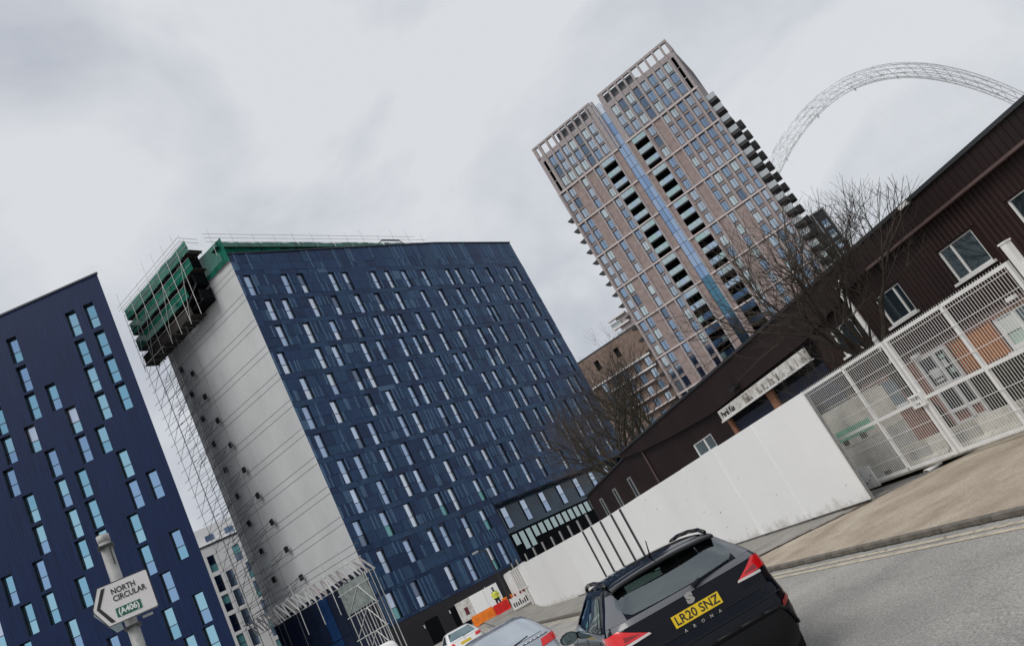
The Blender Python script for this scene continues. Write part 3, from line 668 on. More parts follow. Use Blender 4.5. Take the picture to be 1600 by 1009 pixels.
# ------------------------------------------------------------------ left navy block
def left_block():
    rnd = random.Random(21)
    t = thing('apartment_block', 'dark navy ribbed block with narrow cyan windows behind the direction sign', 'building', polar(-26.33, 72.8), LEFTH)
    K = 1.82; zs = [24.2, 22.52, 20.96, 19.39, 17.8, 16.2, 14.6, 13.05, 11.45, 9.88, 8.33]
    rz = [1.8 + (z - 1.8) * K for z in zs]
    cols = [[-5.2, -2.14, -1.18], [-1.15, -5.18, -2.16], [-4.17, -2.17, -1.14, -5.21], [-3.63, -1.08, -5.68, -2.14, -6.85], [-7.17, -5.13, -2.64, -3.61],
            [-6.67, -4.12, -5.12, -2.07], [-5.08, -4.12, -6.68, -1.12, -2.11], [-5.11, -8.59, -4.12, -2.57, -7.12], [-2.58, -8.14, -7.13, -1.06, -5.62], [-2.08, -6.55, -8.62], [-1.05, -2.52, -5.09, -7.1]]
    rows = []; w, h = 0.92, 2.62
    for i, c in enumerate(cols):
        ss = sorted(x * K for x in c)
        x = -17.5 if i > 2 else -12.5
        while x > -30: ss.append(x); x -= rnd.choice((1.8, 2.7, 3.6))
        rows.append((rz[i], sorted(ss)))
    for i in range(3): rows.append((rz[-1] - 2.85 * (i + 1), [-2.0 - 1.7 * k for k in range(0, 16) if rnd.random() < 0.55]))
    m = MB(); TOP = 45.05
    holed_wall(m, -32, 0, 0, TOP, [(zt - h, zt, [(s, s + w) for s in ss]) for zt, ss in rows], 0.46, 0, 1)
    m.face([(0, 0, 0), (-6, 15, 0), (-6, 15, TOP), (0, 0, TOP)], 0); m.face([(-32, 15, 0), (-32, 0, 0), (-32, 0, TOP), (-32, 15, TOP)], 0)
    m.face([(-32, 0, TOP), (0, 0, TOP), (-6, 15, TOP), (-32, 15, TOP)], 0); m.face([(-6, 15, 0), (-32, 15, 0), (-32, 15, TOP), (-6, 15, TOP)], 0)
    m.build('wall', [M['navy_rib'], M['win_frame']], t)
    m = MB(); m.box(-32, 0.08, -0.1, 0.1, TOP - 0.02, TOP + 0.16); m.build('parapet_cap', M['navy_dark'], t)
    # vertical cladding ribs between the openings
    m = MB()
    for i in range(len(rows) + 1):
        zt = rows[i - 1][0] - h if i else TOP - 0.05; zb = rows[i][0] if i < len(rows) else 0.1
        x = -31.9
        while x < -0.05:
            if zt - zb > 0.05: m.box(x, x + 0.05, -0.007, 0.001, zb + 0.025, zt - 0.025)
            x += 0.24
        if i < len(rows):
            hs = rows[i][1]; x = -31.9
            while x < -0.05:
                if not any(s - 0.05 < x < s + w for s in hs): m.box(x, x + 0.05, -0.007, 0.001, rows[i][0] - h + 0.01, rows[i][0] - 0.01)
                x += 0.24
    tag(m.build('cladding_ribs', M['navy_rib'], t), kind='stuff')
    fr, lo, hi = window_meshes('window', w, h, 1.15, 0.06, PANE_L)
    for zt, ss in rows:
        for s in ss:
            wi = obj('window', fr, t, (s, 0.36, zt - h)); a = rnd.choice((0, 0, 1, 1, 2, 2, 3)) if rnd.random() < .93 else 3
            obj('pane', hi[a], wi); obj('pane', lo[rnd.choice((0, 1, 2, a))], wi)
left_block()

# ------------------------------------------------------------------ low white block between them
def white_block():
    t = thing('apartment_block', 'low white rendered block with dark green window strips seen behind the scaffold', 'building', polar(-26.14, 121), 66)
    rnd = random.Random(3); cols = [(-6.0, 9), (-3.2, 9), (0.0, 9), (1.62, 1), (3.5, 0), (4.4, 1), (7.0, 0), (8.6, 1), (11.2, 0)]
    heads = [25.4, 22.45, 19.6, 16.7, 13.9, 11.0, 8.1, 5.2]
    rows = []
    for i, z in enumerate(heads):
        hs = [x for x, k in cols if not (k == 1 and i == 0) and not (x == 3.5 and i > 0)]
        rows.append((z, hs))
    m = MB(); holed_wall(m, -14, 14, 0, 26.8, [(z - 2.35, z, [(x, x + 0.95) for x in hs]) for z, hs in rows], 0.3, 0, 0)
    m.face([(-14, 0, 26.8), (14, 0, 26.8), (14, 12, 26.8), (-14, 12, 26.8)]); m.face([(14, 0, 0), (14, 12, 0), (14, 12, 26.8), (14, 0, 26.8)])
    m.build('wall', M['white_wall'], t)
    m = MB(); m.box(-14.1, 14.1, -0.12, 0.15, 26.78, 26.98); m.build('roof_edge', M['dark_steel'], t)
    m = MB(); m.box(-9, 5.8, 2.5, 11, 26.8, 30.0); m.build('setback_storey', M['white_wall'], t)
    gl = box_mesh('window', mat('blue_rooflight', (0.25, 0.35, 0.55), 0.15, metal=0.8), 0, 1.2, 0, 0.05, 0, 0.8)
    for x in (0.6, 3.4): obj('window', gl, t, (x, 2.42, 27.9))
    fr, lo, hi = window_meshes('window', 0.95, 2.35, 1.1, 0.06, [TPANE[3], PANE[3]])
    for z, hs in rows:
        for x in hs:
            w = obj('window', fr, t, (x, 0.2, z - 2.35)); obj('pane', hi[rnd.random() < .4], w); obj('pane', lo[rnd.random() < .4], w)
white_block()

# ------------------------------------------------------------------ brick tower
PT = Vector((24.8236, 178.2801, 0)); BANDS = [77.35, 68.05, 58.75, 49.45, 40.15, 30.85, 21.55, 12.25, 2.95]
def tower():
    rnd = random.Random(33)
    t = thing('tower_block', 'tall pinkish brick tower with a blue glazed strip and two stacks of balconies', 'building', PT, TOWH + 180)
    WT, DT, TOP = 40.3, 20.0, 91.7
    narrow = [(0.75, 1.25), (2.5, 1.5), (6.6, 1.25), (10.75, 1.4), (26.05, 1.4), (30.25, 1.32), (32.4, 1.32), (34.55, 1.32), (36.65, 1.32), (38.8, 0.95)]
    brick_l, brick_r = [(4.35, 6.4), (8.15, 10.5)], [(27.75, 30.0)]
    wins = []        # (x, z_bottom, w, h)
    rows = []
    for i, zb in enumerate(BANDS[:-1]):
        for r in range(3):
            zt = zb - 0.22 - r * 3.1
            xs = [(x, w) for x, w in narrow if not (i >= 3 and 32 < x < 33)]
            hs = [(x, x + w) for x, w in xs]
            rows.append((zt - 2.75, zt, hs)); wins += [(x, zt - 2.75, w, 2.75) for x, w in xs]
    crown_l = [2.55 + 2.04 * k for k in range(8)]; crown_r = [21.75 + 2.13 * k for k in range(8)]
    cw = 1.45
    for zt in (87.0, 83.95, 80.85):
        xs = [x for x in crown_l if x < 17] + crown_r
        rows.append((zt - 2.95, zt, [(0.9, 1.6)] + [(x, x + cw) for x in xs] + [(38.95, 39.65)]))
        wins += [(x, zt - 2.95, cw, 2.95) for x in xs]
    m = MB()
    # three vertical fields of wall with the balcony shafts and the glazed strip left open
    def clip(x0, x1):
        out = []
        for zb, zt, hs in rows:
            h = [q for q in hs if q[0] >= x0 and q[1] <= x1]
            if h: out.append((zb, zt, h))
        return out
    for x0, x1 in ((0, 12.7), (16.2, 18.05), (20.25, 21.75), (25.2, WT)):
        holed_wall(m, x0, x1, 0, 77.35, [r for r in clip(x0, x1) if r[1] < 77.3], 0.45, 0, 1)
    for x0, x1 in ((0, 18.05), (20.25, WT)):
        holed_wall(m, x0, x1, 77.35, 87.9, [r for r in clip(x0, x1) if r[1] > 77.4], 0.45, 1, 1)
    m.face([(WT, 0, 0), (WT, DT, 0), (WT, DT, TOP - 3), (WT, 0, TOP - 3)], 1); m.face([(0, DT, 0), (0, 0, 0), (0, 0, 88), (0, DT, 88)], 1)
    m.face([(WT, DT, 0), (0, DT, 0), (0, DT, 88), (WT, DT, 88)], 1); m.face([(0, 0.5, 87.8), (WT, 0.5, 87.8), (WT, DT, 87.8), (0, DT, 87.8)], 1)
    m.box(0.3, WT - 0.3, 2.0, 2.3, 0, 87.5, 2)
    m.build('wall', [M['brick'], M['brick_grey'], M['void']], t)
    # open screen round the roof
    m = MB()
    m.box(0, 18.05, -0.05, 0.7, 91.2, TOP); m.box(20.6, WT, -0.05, 0.7, 91.2, TOP + 0.1); m.box(0, 0.8, 0, 0.7, 87.9, 91.2); m.box(39.9, WT, 0, 0.7, 87.9, 91.2)
    m.box(0, 18.05, 0, 0.5, 87.9, 88.45); m.box(20.25, WT, 0, 0.5, 87.9, 88.45); m.box(17.0, 18.05, 0, 0.6, 88.4, 91.2); m.box(20.6, 21.7, 0, 0.6, 88.4, 91.2)
    m.prism([(WT - 0.6, 84), (WT, 84), (WT, TOP + .1), (WT - 0.6, TOP + .1)], 0.7, 6.0); m.prism([(WT - 0.6, 84), (WT, 84), (WT, 90.2), (WT - 0.6, 90.2)], 6.0, DT)
    m.build('roof_screen', M['brick_grey'], t)
    for xs in (crown_l, crown_r):
        for k, x in enumerate(xs):
            p = MB(); p.box(x + cw + 0.05, x + cw + 0.55, -0.28, 0.5, 77.5, 91.25); p.build('pilaster', M['brick_grey'], t)
    p = MB(); p.box(1.7, 2.4, -0.28, 0.5, 77.5, 91.25); p.build('pilaster', M['brick_grey'], t)
    # plant rooms behind the screen
    m = MB(); m.box(6.9, 18.0, 1.3, 12, 87.8, 91.3); m.box(20.3, 29.6, 1.3, 12, 87.8, 91.2); m.build('plant_room', M['spandrel'], t)
    m = MB(); m.prism([(29.6, 87.9), (33.6, 87.9), (29.6, 89.9)], 1.6, 8); m.build('plant_room', M['spandrel'], t)
    # storey bands and pilasters
    for i, zb in enumerate(BANDS):
        for x0, x1 in ((-0.05, 12.7), (12.7, 18.05), (20.25, 25.2), (25.2, WT + 0.05)):
            b = MB(); b.box(x0, x1, -0.34, 0.3, zb - 0.14, zb + 0.22); b.build('stone_band', M['stone_band'], t)
    pil = [0.0, 2.15, 6.2, 8.0, 10.45, 12.35, 16.25, 20.3, 25.25, 27.6, 29.98, 31.85, 34.0, 36.15, 38.3, 39.8]
    for i, zb in enumerate(BANDS[:-1]):
        for x in pil:
            if i >= 3 and 33.9 < x < 34.1: continue
            b = MB(); w = 0.42 if x not in (0.0, 39.8) else 0.5; b.box(x, x + w, -0.26, 0.3, zb - 9.06, zb - 0.16); b.build('pilaster', M['brick_grey'], t)
    # windows: frame, glass pane, grey spandrel
    cache = {}
    def wm(w, h):
        k = (round(w, 2), round(h, 2))
        if k not in cache:
            m = MB(); f = 0.07; sp = 0.55
            m.box(0, f, 0, .08, 0, h); m.box(w - f, w, 0, .08, 0, h); m.box(f, w - f, 0, .08, h - f, h); m.box(f, w - f, 0, .08, sp - f, sp); m.box(f, w - f, 0.06, 0.1, 0, sp - f)
            if w > 1.3: m.box(w * 0.6 - .04, w * 0.6 + .04, 0, .08, sp, h - f)
            None
            fr = m.mesh('window', M['win_frame'])
            pn = [box_mesh('pane', p, f, w - f, .04, .06, sp, h - f) for p in TPANE]
            s2 = box_mesh('spandrel_panel', M['spandrel'], f, w - f, .0, .05, 0.02, sp - f)
            cache[k] = (fr, pn, s2)
        return cache[k]
    for x, z, w, h in wins:
        fr, pn, s2 = wm(w, h); dark = z > 77 and (10.0 < x < 11.5 or 27.9 < x < 29)
        o = obj('window', fr, t, (x, 0.30, z)); obj('pane', pn[3 if dark else rnd.choices(range(4), (5, 4, 2, 0.7))[0]], o); obj('spandrel_panel', s2, o)
    # blue glazed strip
    z = 0.2; k = 0
    bs = [box_mesh('glazing_panel', mat('blue_glazing_%d' % q, c, 0.1, metal=0.95), 0.04, 1.02, 0, 0.05, 0.05, 3.04) for q, c in enumerate(((0.26, 0.37, 0.56), (0.32, 0.42, 0.58), (0.22, 0.32, 0.50)))]
    bp = box_mesh('glazing_panel', mat('pale_top_glazing', (0.52, 0.57, 0.64), 0.15, metal=0.9), 0.04, 1.02, 0, 0.05, 0.05, 3.04)
    bd = box_mesh('glazing_panel', mat('teal_low_glazing', (0.08, 0.19, 0.27), 0.1, metal=0.9), 0.04, 1.02, 0, 0.05, 0.05, 3.04)
    while z < 88.6:
        for x in (18.08, 19.16):
            obj('glazing_panel', bp if z > 85 else (bd if z < 38 and rnd.random() < .8 else rnd.choice(bs)), t, (x, 0.25, z))
        z += 3.1
    m = MB(); m.box(18.05, 20.25, 0.32, 0.5, 0, 89.5); m.build('glazing_frame', M['win_frame'], t)
    # balcony stacks
    sl = box_mesh('balcony', M['dark_steel'], 0, 3.46, 0, 1.9, 0, 0.2)
    gp = [box_mesh('glass_panel', g, 0, 1.12, 0, 0.05, 0, 1.25) for g in (M['balc_glass'], mat('green_balcony_glass', (0.36, 0.50, 0.50), 0.12, metal=0.85), mat('blue_balcony_glass', (0.38, 0.48, 0.60), 0.12, metal=0.85), mat('dark_blue_balcony_glass', (0.06, 0.12, 0.22), 0.1, metal=0.9))]
    for x in (12.74, 21.76):
        for k in range(24):
            z = BANDS[0] - 1.55 - 3.1 * k
            b = obj('balcony', sl, t, (x, -0.02, z - 0.22))
            for q in range(3): obj('glass_panel', gp[3 if z < 33 and rnd.random() < .8 else rnd.choice((0, 0, 1, 2))], b, (0.02 + q * 1.14, -0.08, 0.24))
    # balconies on the flanks
    sb = box_mesh('balcony', M['black'], 0, 2.1, 0, 3.0, 0, 0.75); gs = box_mesh('glass_panel', M['balc_grey'], 0.05, 2.1, -0.05, 0.0, 0.75, 2.0)
    sb2 = box_mesh('balcony', M['black'], 0, 2.9, 0, 3.0, 0, 1.5)
    lb = MB(); lb.prism([(-1.85, 0.3), (0, -0.35), (0, 0.75), (-1.85, 0.45)], 1.2, 3.8); lbm = lb.mesh('balcony', M['black'])
    for k in range(27):
        z = 73.9 - 3.1 * k
        if z < 3: break
        b = obj('balcony', sb, t, (WT, 0.8, z - 1.2)); obj('glass_panel', gs, b)
        if k > 0: obj('balcony', sb2, t, (WT, 14.0, z - 2.0))
        if k > 0: obj('balcony', lbm, t, (0, 0, z - 0.2))
    # wing: brick block on the left
    w = thing('brick_block', 'lower brown brick block with pale balcony bands beside the tall brick tower', 'building', PT, TOWH + 180)
    m = MB(); hs = [(x, x + 1.5) for x in (-15.5, -12.6, -9.4, -6.2, -3.2)]; rws = []
    for k in range(9): rws.append((33.0 - 3.1 * k - 2.6, 33.0 - 3.1 * k, hs))
    rws.append((36.2, 38.6, [(-14.2, -12.9), (-8.4, -7.1)]))
    holed_wall(m, -26, -0.3, 0, 40.4, rws, 0.5, 0, 0, y=1.5)
    m.face([(-26, 14, 0), (-26, 1.5, 0), (-26, 1.5, 40.4), (-26, 14, 40.4)]); m.face([(-26, 1.5, 40.4), (-.3, 1.5, 40.4), (-.3, 14, 40.4), (-26, 14, 40.4)])
    m.box(-25.8, -0.5, 2.3, 2.5, 0, 40.2, 1)
    m.build('wall', [M['brown_brick'], M['void']], w)
    fr, pn, s2 = wm(1.5, 2.6)
    for zb, zt, hh in rws:
        for xa, xb in hh:
            if zt - zb < 2.5: continue
            o = obj('window', fr, w, (xa, 1.85, zb)); obj('pane', pn[rnd.choice((1, 3, 3))], o); obj('spandrel_panel', s2, o)
    for k, (x0, x1) in enumerate(((-17.6, -0.9), (-13.5, -0.9), (-10.5, -3), (-12, -0.9), (-9, -0.9), (-12, -3))):
        b = MB(); b.box(x0, x1, 0.6, 1.6, 33.0 - 2.9 * k, 33.35 - 2.9 * k); b.build('balcony_band', M['white_wall' if k < 2 else 'stone_band'], w)
        b = MB(); b.box(x0 + 1, x1, 0.9, 1.3, 30.3 - 2.9 * k, 32.9 - 2.9 * k); 
    m = MB(); m.box(-26.05, -0.3, 1.4, 1.7, 40.38, 40.7); m.build('parapet_cap', M['dark_steel'], w)
    # stepped balcony stack rising behind its right end
    s = thing('apartment_block', 'pale stepped balcony stack peeping out at the left edge of the brick tower', 'building', PT + Vector((0, 9, 0)), TOWH + 180)
    m = MB(); m.box(-2.6, 1.5, 0.6, 5, 0, 46.0); m.build('wall', M['brick_grey'], s)
    for k in range(5):
        b = MB(); b.box(-4.6 + 0.2 * k, 0.4, 0.0, 1.4, 46.2 - 2.4 * k, 46.6 - 2.4 * k); b.build('balcony', M['white_wall'], s)
        b = MB(); b.box(-4.4 + 0.2 * k, -1.6, 0.05, 0.1, 46.6 - 2.4 * k, 47.5 - 2.4 * k) if k else b.box(-4.4, -1.6, 0.05, 0.1, 44.8, 45.4); b.build('balcony_rail', M['balc_grey'], s)
tower()

def dark_block():
    rnd = random.Random(2)
    t = thing('apartment_block', 'dark grey block with pale frames squeezed between the brick tower and the bare tree', 'building', polar(21.42, 210), 112)
    dk = mat('dark_grey_facade', (0.035, 0.038, 0.045), 0.6, var=0.3, vscale=0.4); pale = mat('pale_grey_frame', (0.36, 0.37, 0.39), 0.6, var=0.1)
    rows = [(44.2 - 3.1 * k - 2.2, 44.2 - 3.1 * k, [(-6.6, -5.0), (-3.4, -1.8), (0.3, 1.9), (3.6, 5.2)]) for k in range(12)]
    m = MB(); holed_wall(m, -9, 6, 0, 46.6, rows, 0.5, 0, 0)
    m.face([(6, 0, 0), (6, 12, 0), (6, 12, 46.6), (6, 0, 46.6)]); m.face([(-9, 0, 46.6), (6, 0, 46.6), (6, 12, 46.6), (-9, 12, 46.6)])
    m.build('wall', dk, t)
    for x0 in (-9, -4.2, -0.6, 2.6, 5.7):
        b = MB(); b.box(x0, x0 + 0.35, -0.25, 0.1, 0, 46.8); b.build('frame', pale, t)
    for z in (46.6, 37.3, 28.0):
        b = MB(); b.box(-9, 6.1, -0.3, 0.1, z, z + 0.35); b.build('frame', pale, t)
    fr, lo, hi = window_meshes('window', 1.6, 2.2, 1.0, 0.08, [TPANE[2], TPANE[1], TPANE[3]])
    for zb, zt, hs in rows:
        for xa, xb in hs: o = obj('window', fr, t, (xa, 0.3, zb)); obj('pane', hi[rnd.randrange(3)], o); obj('pane', lo[rnd.randrange(3)], o)
dark_block()

# ------------------------------------------------------------------ stadium arch: a parabolic lattice tube, leaning slightly
def arch():
    az0, d0, phi, tilt = R(26.69), 421.4, R(71.1), R(12.4)
    A = Vector((d0 * math.sin(az0), d0 * math.cos(az0), 0)); d = Vector((math.sin(phi), math.cos(phi), 0)); n = Vector((math.cos(phi), -math.sin(phi), 0))
    t = tag(obj('stadium_arch', None, None, A), 'white steel lattice stadium arch soaring over the warehouse roof', 'arch')
    def P(u):
        z = 129.0 * (1 - u * u); return d * (157 * u) + n * (z * math.tan(tilt)) + Vector((0, 0, z))
    N = 96; rad = 3.55; K = 10
    rings = []; cent = []
    for i in range(N + 1):
        u = -1 + 2 * i / N; p = P(u); tg = (P(u + 1e-3) - P(u - 1e-3)).normalized(); s = tg.cross(n).normalized(); b = tg.cross(s)
        r = rad * (0.35 + 0.65 * min(1, (1 - abs(u)) / 0.16)); cent.append(p)
        rings.append([p + (s * math.cos(2 * math.pi * k / K) + b * math.sin(2 * math.pi * k / K)) * r for k in range(K)])
    for k in range(K):
        m = MB()
        for i in range(N): m.tube(rings[i][k], rings[i + 1][k], 0.17, n=5, caps=False)
        m.build('chord', M['arch'], t)
    for dr in (1, -1):
        m = MB()
        for i in range(N):
            for k in range(0, K, 2):
                m.tube(rings[i][(k + dr * i) % K], rings[i + 1][(k + dr * i + dr) % K], 0.10, n=4, caps=False)
        tag(m.build('lattice_bars', M['arch'], t), kind='stuff')
    m = MB()
    for i in range(0, N + 1, 3):
        for k in range(K): m.tube(rings[i][k], rings[i][(k + 1) % K], 0.09, n=4, caps=False)
    tag(m.build('lattice_rings', M['arch'], t), kind='stuff')
    cab = mat('thin_stay_cable', (0.5, 0.51, 0.53), 0.5)
    for i in (22, 30, 38, 46, 54, 62, 70, 78):
        m = MB(); p = cent[i] - Vector((0, 0, 3.2)); m.tube(p, p - Vector((0, 0, 1.6)), 0.35, n=5); m.tube(p, Vector((p.x, p.y, 40)) + n * 14, 0.012, n=4, caps=False); m.build('stay_cable', cab, t)
arch()

# ------------------------------------------------------------------ warehouse (local x = towards the camera along the street, y into the building; X(s) turns street distance into local x)
def warehouse():
    t = thing('warehouse', 'long dark brown sheet-clad warehouse behind the white hoarding', 'warehouse', st(0, 6.3), SH + 180)
    # lower brick wall and upper sheet wall, with openings
    lowr = [(0.05, 1.98, [(-3.95, -2.72)]), ]
    m = MB()
    up = [(-1.07, 0.17), (1.38, 3.6), (-3.93, -2.78), (-6.42, -5.24)]
    holed_wall(m, -14.9, 14, 2.15, 5.4, [(3.15, 4.04, up)], 0.16, 0, 2)
    holed_wall(m, -27.8, -14.9, 0, 5.4, [(2.93, 3.62, [(-19.35, -17.15)])], 0.16, 1, 2)
    holed_wall(m, -7.4, 14, 0, 2.15, [(1.12, 1.98, [(-6.45, -5.2), (-2.65, -2.15), (-1.98, -1.08), (-1.0, 0.75), (2.0, 3.6)])], 0.14, 3, 2)
    m.face([(-38.1, 0.0, 0), (-27.8, 0, 0), (-27.8, 0, 5.2), (-38.1, 0, 4.88)], 1)
    m.face([(14, 0, 0), (14, 22, 0), (14, 22, 5.4), (14, 0, 5.4)], 1); m.face([(-38.1, 22, 0), (-38.1, 0, 0), (-38.1, 0, 4.88), (-38.1, 22, 4.88)], 1)
    m.face([(-27.8, 0.02, 5.38), (14, 0.02, 5.38), (14, 22, 5.38), (-27.8, 22, 5.38)], 1); m.face([(-38.1, 0.02, 4.86), (-27.8, 0.02, 5.18), (-27.8, 22, 5.18), (-38.1, 22, 4.86)], 1)
    m.box(-14.9, 14, 0.5, 0.6, 2.2, 5.3, 2); m.box(-7.4, 14, 0.5, 0.6, 0, 2.1, 2); m.box(-20, -16.5, 0.5, 0.6, 2.5, 4, 2)
    m.build('wall', [M['red_clad'], M['brown_clad'], M['void'], M['red_brick']], t)
    # corrugations of the sheet wall between the windows
    m = MB(); x = -7.3
    while x < 14:
        segs = [(2.17, 4.86)]
        if any(a - 0.06 < x < b + 0.06 for a, b in up): segs = [(2.17, 3.08), (4.08, 4.86)]
        for z0, z1 in segs:
            m.face([(x, -0.002, z0), (x + 0.03, -0.04, z0), (x + 0.03, -0.04, z1), (x, -0.002, z1)]); m.face([(x + 0.03, -0.04, z0), (x + 0.07, -0.04, z0), (x + 0.07, -0.04, z1), (x + 0.03, -0.04, z1)]); m.face([(x + 0.07, -0.04, z0), (x + 0.10, -0.002, z0), (x + 0.10, -0.002, z1), (x + 0.07, -0.04, z1)])
        x += 0.16
    tag(m.build('corrugations', M['red_clad'], t), kind='stuff')
    # deep fascia with its sloping lower edge
    m = MB(); m.prism([(14, 4.82), (14, 5.42), (-27.9, 5.5), (-27.9, 5.24), (-24.6, 4.84), (-19.6, 4.44), (-15.6, 4.21), (-7.4, 4.26), (-3.2, 4.80)][::-1], -0.22, -0.06); m.build('fascia', M['brown_clad'], t)
    m = MB()
    x = -27.5
    x = -4.0
    while x < 14:
        zb = 4.84 if x > -3 else (4.3 if x > -15.6 else (4.25 + (-15.6 - x) * 0.085)); m.box(x, x + 0.03, -0.235, -0.215, zb, 5.4); x += 0.30 if x < -4 else 0.2
    tag(m.build('fascia_ribs', M['brown_clad'], t), kind='stuff')
    m = MB(); m.box(-3.2, 14, -0.26, -0.05, 4.76, 4.83); m.build('fascia_flashing', M['flashing'], t)
    m = MB(); m.prism([(14, 5.40), (14, 5.50), (-27.95, 5.58), (-27.95, 5.48)][::-1], -0.30, 0.05); m.build('roof_edge', M['dark_steel'], t)
    m = MB(); m.prism([(-27.8, 5.2), (-27.8, 5.28), (-38.2, 4.96), (-38.2, 4.86)][::-1], -0.1, 0.1); m.build('roof_edge', M['dark_steel'], t)
    m = MB(); m.box(-0.9, -0.55, -0.32, -0.2, 5.40, 5.5); m.build('roof_light', M['white_upvc'], t)
    # windows
    def win(x0, x1, z0, z1, mull, glass, y=0.03, f=0.052, sill=True, rail=None, label=None):
        m = MB(); m.box(x0, x0 + f, y, y + .07, z0, z1); m.box(x1 - f, x1, y, y + .07, z0, z1); m.box(x0 + f, x1 - f, y, y + .07, z0, z0 + f); m.box(x0 + f, x1 - f, y, y + .07, z1 - f * .6, z1)
        for q in mull: m.box(q - f / 2, q + f / 2, y - .005, y + .065, z0 + f, z1 - f * .6)
        if rail: m.box(x0 + f, x1 - f, y - .004, y + .06, rail - f / 2, rail + f / 2)
        w = m.build('window', M['white_upvc'], t)
        xs = [x0 + f] + [q for q in mull] + [x1 - f]
        for a, b in zip(xs, xs[1:]):
            p = MB(); p.box(a + .01, b - .01, y + .03, y + .04, z0 + f, z1 - f * .6); p.build('pane', glass, w)
        if sill: p = MB(); p.box(x0 - .08, x1 + .08, -0.1, y, z0 - .07, z0 - 0.002); p.build('sill', M['white_upvc'], w)
        return w
    win(-1.07, 0.17, 3.15, 4.04, [-0.62], M['ware_glass']); win(1.38, 3.6, 3.15, 4.04, [2.0], M['ware_glass']); win(-3.93, -2.78, 3.15, 4.04, [-3.08], M['ware_glass'], f=0.055); win(-6.42, -5.24, 3.15, 4.04, [-5.98], M['ware_glass'])
    win(-19.35, -17.15, 2.93, 3.62, [-18.1], M['ware_glass2'], f=0.1)
    win(-6.45, -5.2, 1.12, 1.98, [-6.02], M['ware_glass2'])
    w = win(-1.0, 0.75, 1.12, 1.98, [-0.35, 0.2], M['ware_glass2'], f=0.1)
    for x0, x1, z0, z1, mt in ((-0.9, -0.42, 1.55, 1.9, 'paper'), (-0.85, -0.42, 1.2, 1.5, 'paper_green'), (0.26, 0.6, 1.3, 1.8, 'paper')):
        p = MB(); p.box(x0, x1, 0.045, 0.055, z0, z1); p.build('notice', M[mt], w)
    win(2.0, 3.6, 1.12, 1.98, [2.8], M['ware_glass2'])
    for x0, x1 in ((-2.65, -2.15), (-1.98, -1.08)):
        n = max(2, round((x1 - x0) / 0.15))
        for k in range(n):
            p = MB(); a = x0 + (x1 - x0) * k / n; p.box(a + .004, a + (x1 - x0) / n - .004, 0.02, 0.06, 1.12, 1.98); p.build('timber_board', M['timber_orange'], t)
    m = MB(); m.box(-2.68, 6, -0.04, 0.0, 0.0, 1.08); m.build('wall_foot_shade', mat('shade_and_grass', (0.012, 0.012, 0.010), 0.8, col2=(0.045, 0.048, 0.028), vscale=2.5), t)  # dark sheet painting in the shade and green grass at the wall foot
    m = MB(); m.box(-7.4, 14, -0.03, 0.02, 2.08, 2.2); m.build('sheet_trim', M['flashing'], t)
    # entrance: white framed door with side light and a low glazed panel
    d = MB()
    for b in ((-3.98, -3.88, 0, 2.04), (-3.30, -3.18, 0, 2.04), (-2.80, -2.72, 0, 2.04), (-3.88, -3.30, 1.96, 2.04), (-3.18, -2.80, 1.96, 2.04), (-3.88, -3.30, 1.02, 1.18), (-3.18, -2.80, 1.02, 1.14), (-3.88, -3.30, 0.36, 0.46), (-3.18, -2.80, 0.36, 0.46), (-3.88, -2.80, 0.0, 0.1)):
        d.box(b[0], b[1], -0.06, 0.03, b[2], b[3])
    dr = d.build('door', M['white_upvc'], t)
    for x0, x1, z0, z1 in ((-3.88, -3.30, 1.18, 1.96), (-3.18, -2.80, 1.14, 1.96), (-3.88, -3.30, 0.46, 1.02), (-3.18, -2.80, 0.46, 1.02)):
        p = MB(); p.box(x0, x1, -0.03, -0.02, z0, z1); p.build('pane', M['ware_glass'], dr)
    for x0, x1, z0, z1, mt in ((-3.72, -3.36, 1.36, 1.62, 'paper'), (-3.70, -3.40, 1.24, 1.31, 'paper'), (-3.12, -2.95, 1.5, 1.72, 'paper'), (-3.02, -2.85, 1.3, 1.44, 'paper_green'), (-3.1, -2.9, 1.76, 1.86, 'paper_green')):
        p = MB(); p.box(x0, x1, -0.045, -0.035, z0, z1); p.build('notice', M[mt], dr)
    for x, z in ((-3.75, 2.14), (0.0, 2.2)):
        m = MB(); m.box(x - .13, x + .13, -0.16, -0.01, z - 0.05, z + 0.05); m.build('wall_light', M['white_upvc'], t)
    # loading bay under the sign: dark blue shutters, brown piers
    for x0, x1 in ((-14.7, -11.4), (-10.9, -7.5)):
        s = MB(); z = 0.0
        while z < 3.4: s.box(x0, x1, -0.03 + 0.012 * (int(z / .1) % 2), 0.1, z, z + 0.098); z += 0.1
        s.build('roller_shutter', M['blue_shutter'], t)
    m = MB(); m.box(-11.38, -10.92, -0.12, 0.1, 0, 3.6); m.build('pier', M['orange_brick'], t)
    m = MB(); m.box(-15.0, -14.72, -0.12, 0.1, 0, 3.6); m.build('pier', M['orange_brick'], t)
    m = MB(); m.box(-14.95, -7.45, -0.02, 0.08, 3.4, 4.2); m.build('lintel', M['void'], t)
    # sign board with worn lettering
    sg = MB(); sg.box(-14.8, -7.55, -0.40, -0.28, 3.68, 4.10); s = sg.build('sign_board', M['white_dirty'], t)
    tm = text_mesh('lettering', 'Perel Kas', 0.33, M['ink'], 0.004, 0.008, 'LEFT'); obj('lettering', tm, s, (-14.62, -0.408, 3.87), (R(90), 0, 0))
    rnd = random.Random(12)
    m = MB()
    for k in range(20):
        x = rnd.uniform(-12.6, -7.8); m.box(x, x + rnd.uniform(.04, .2), -0.407, -0.403, 3.7, 3.7 + rnd.uniform(.05, .36))
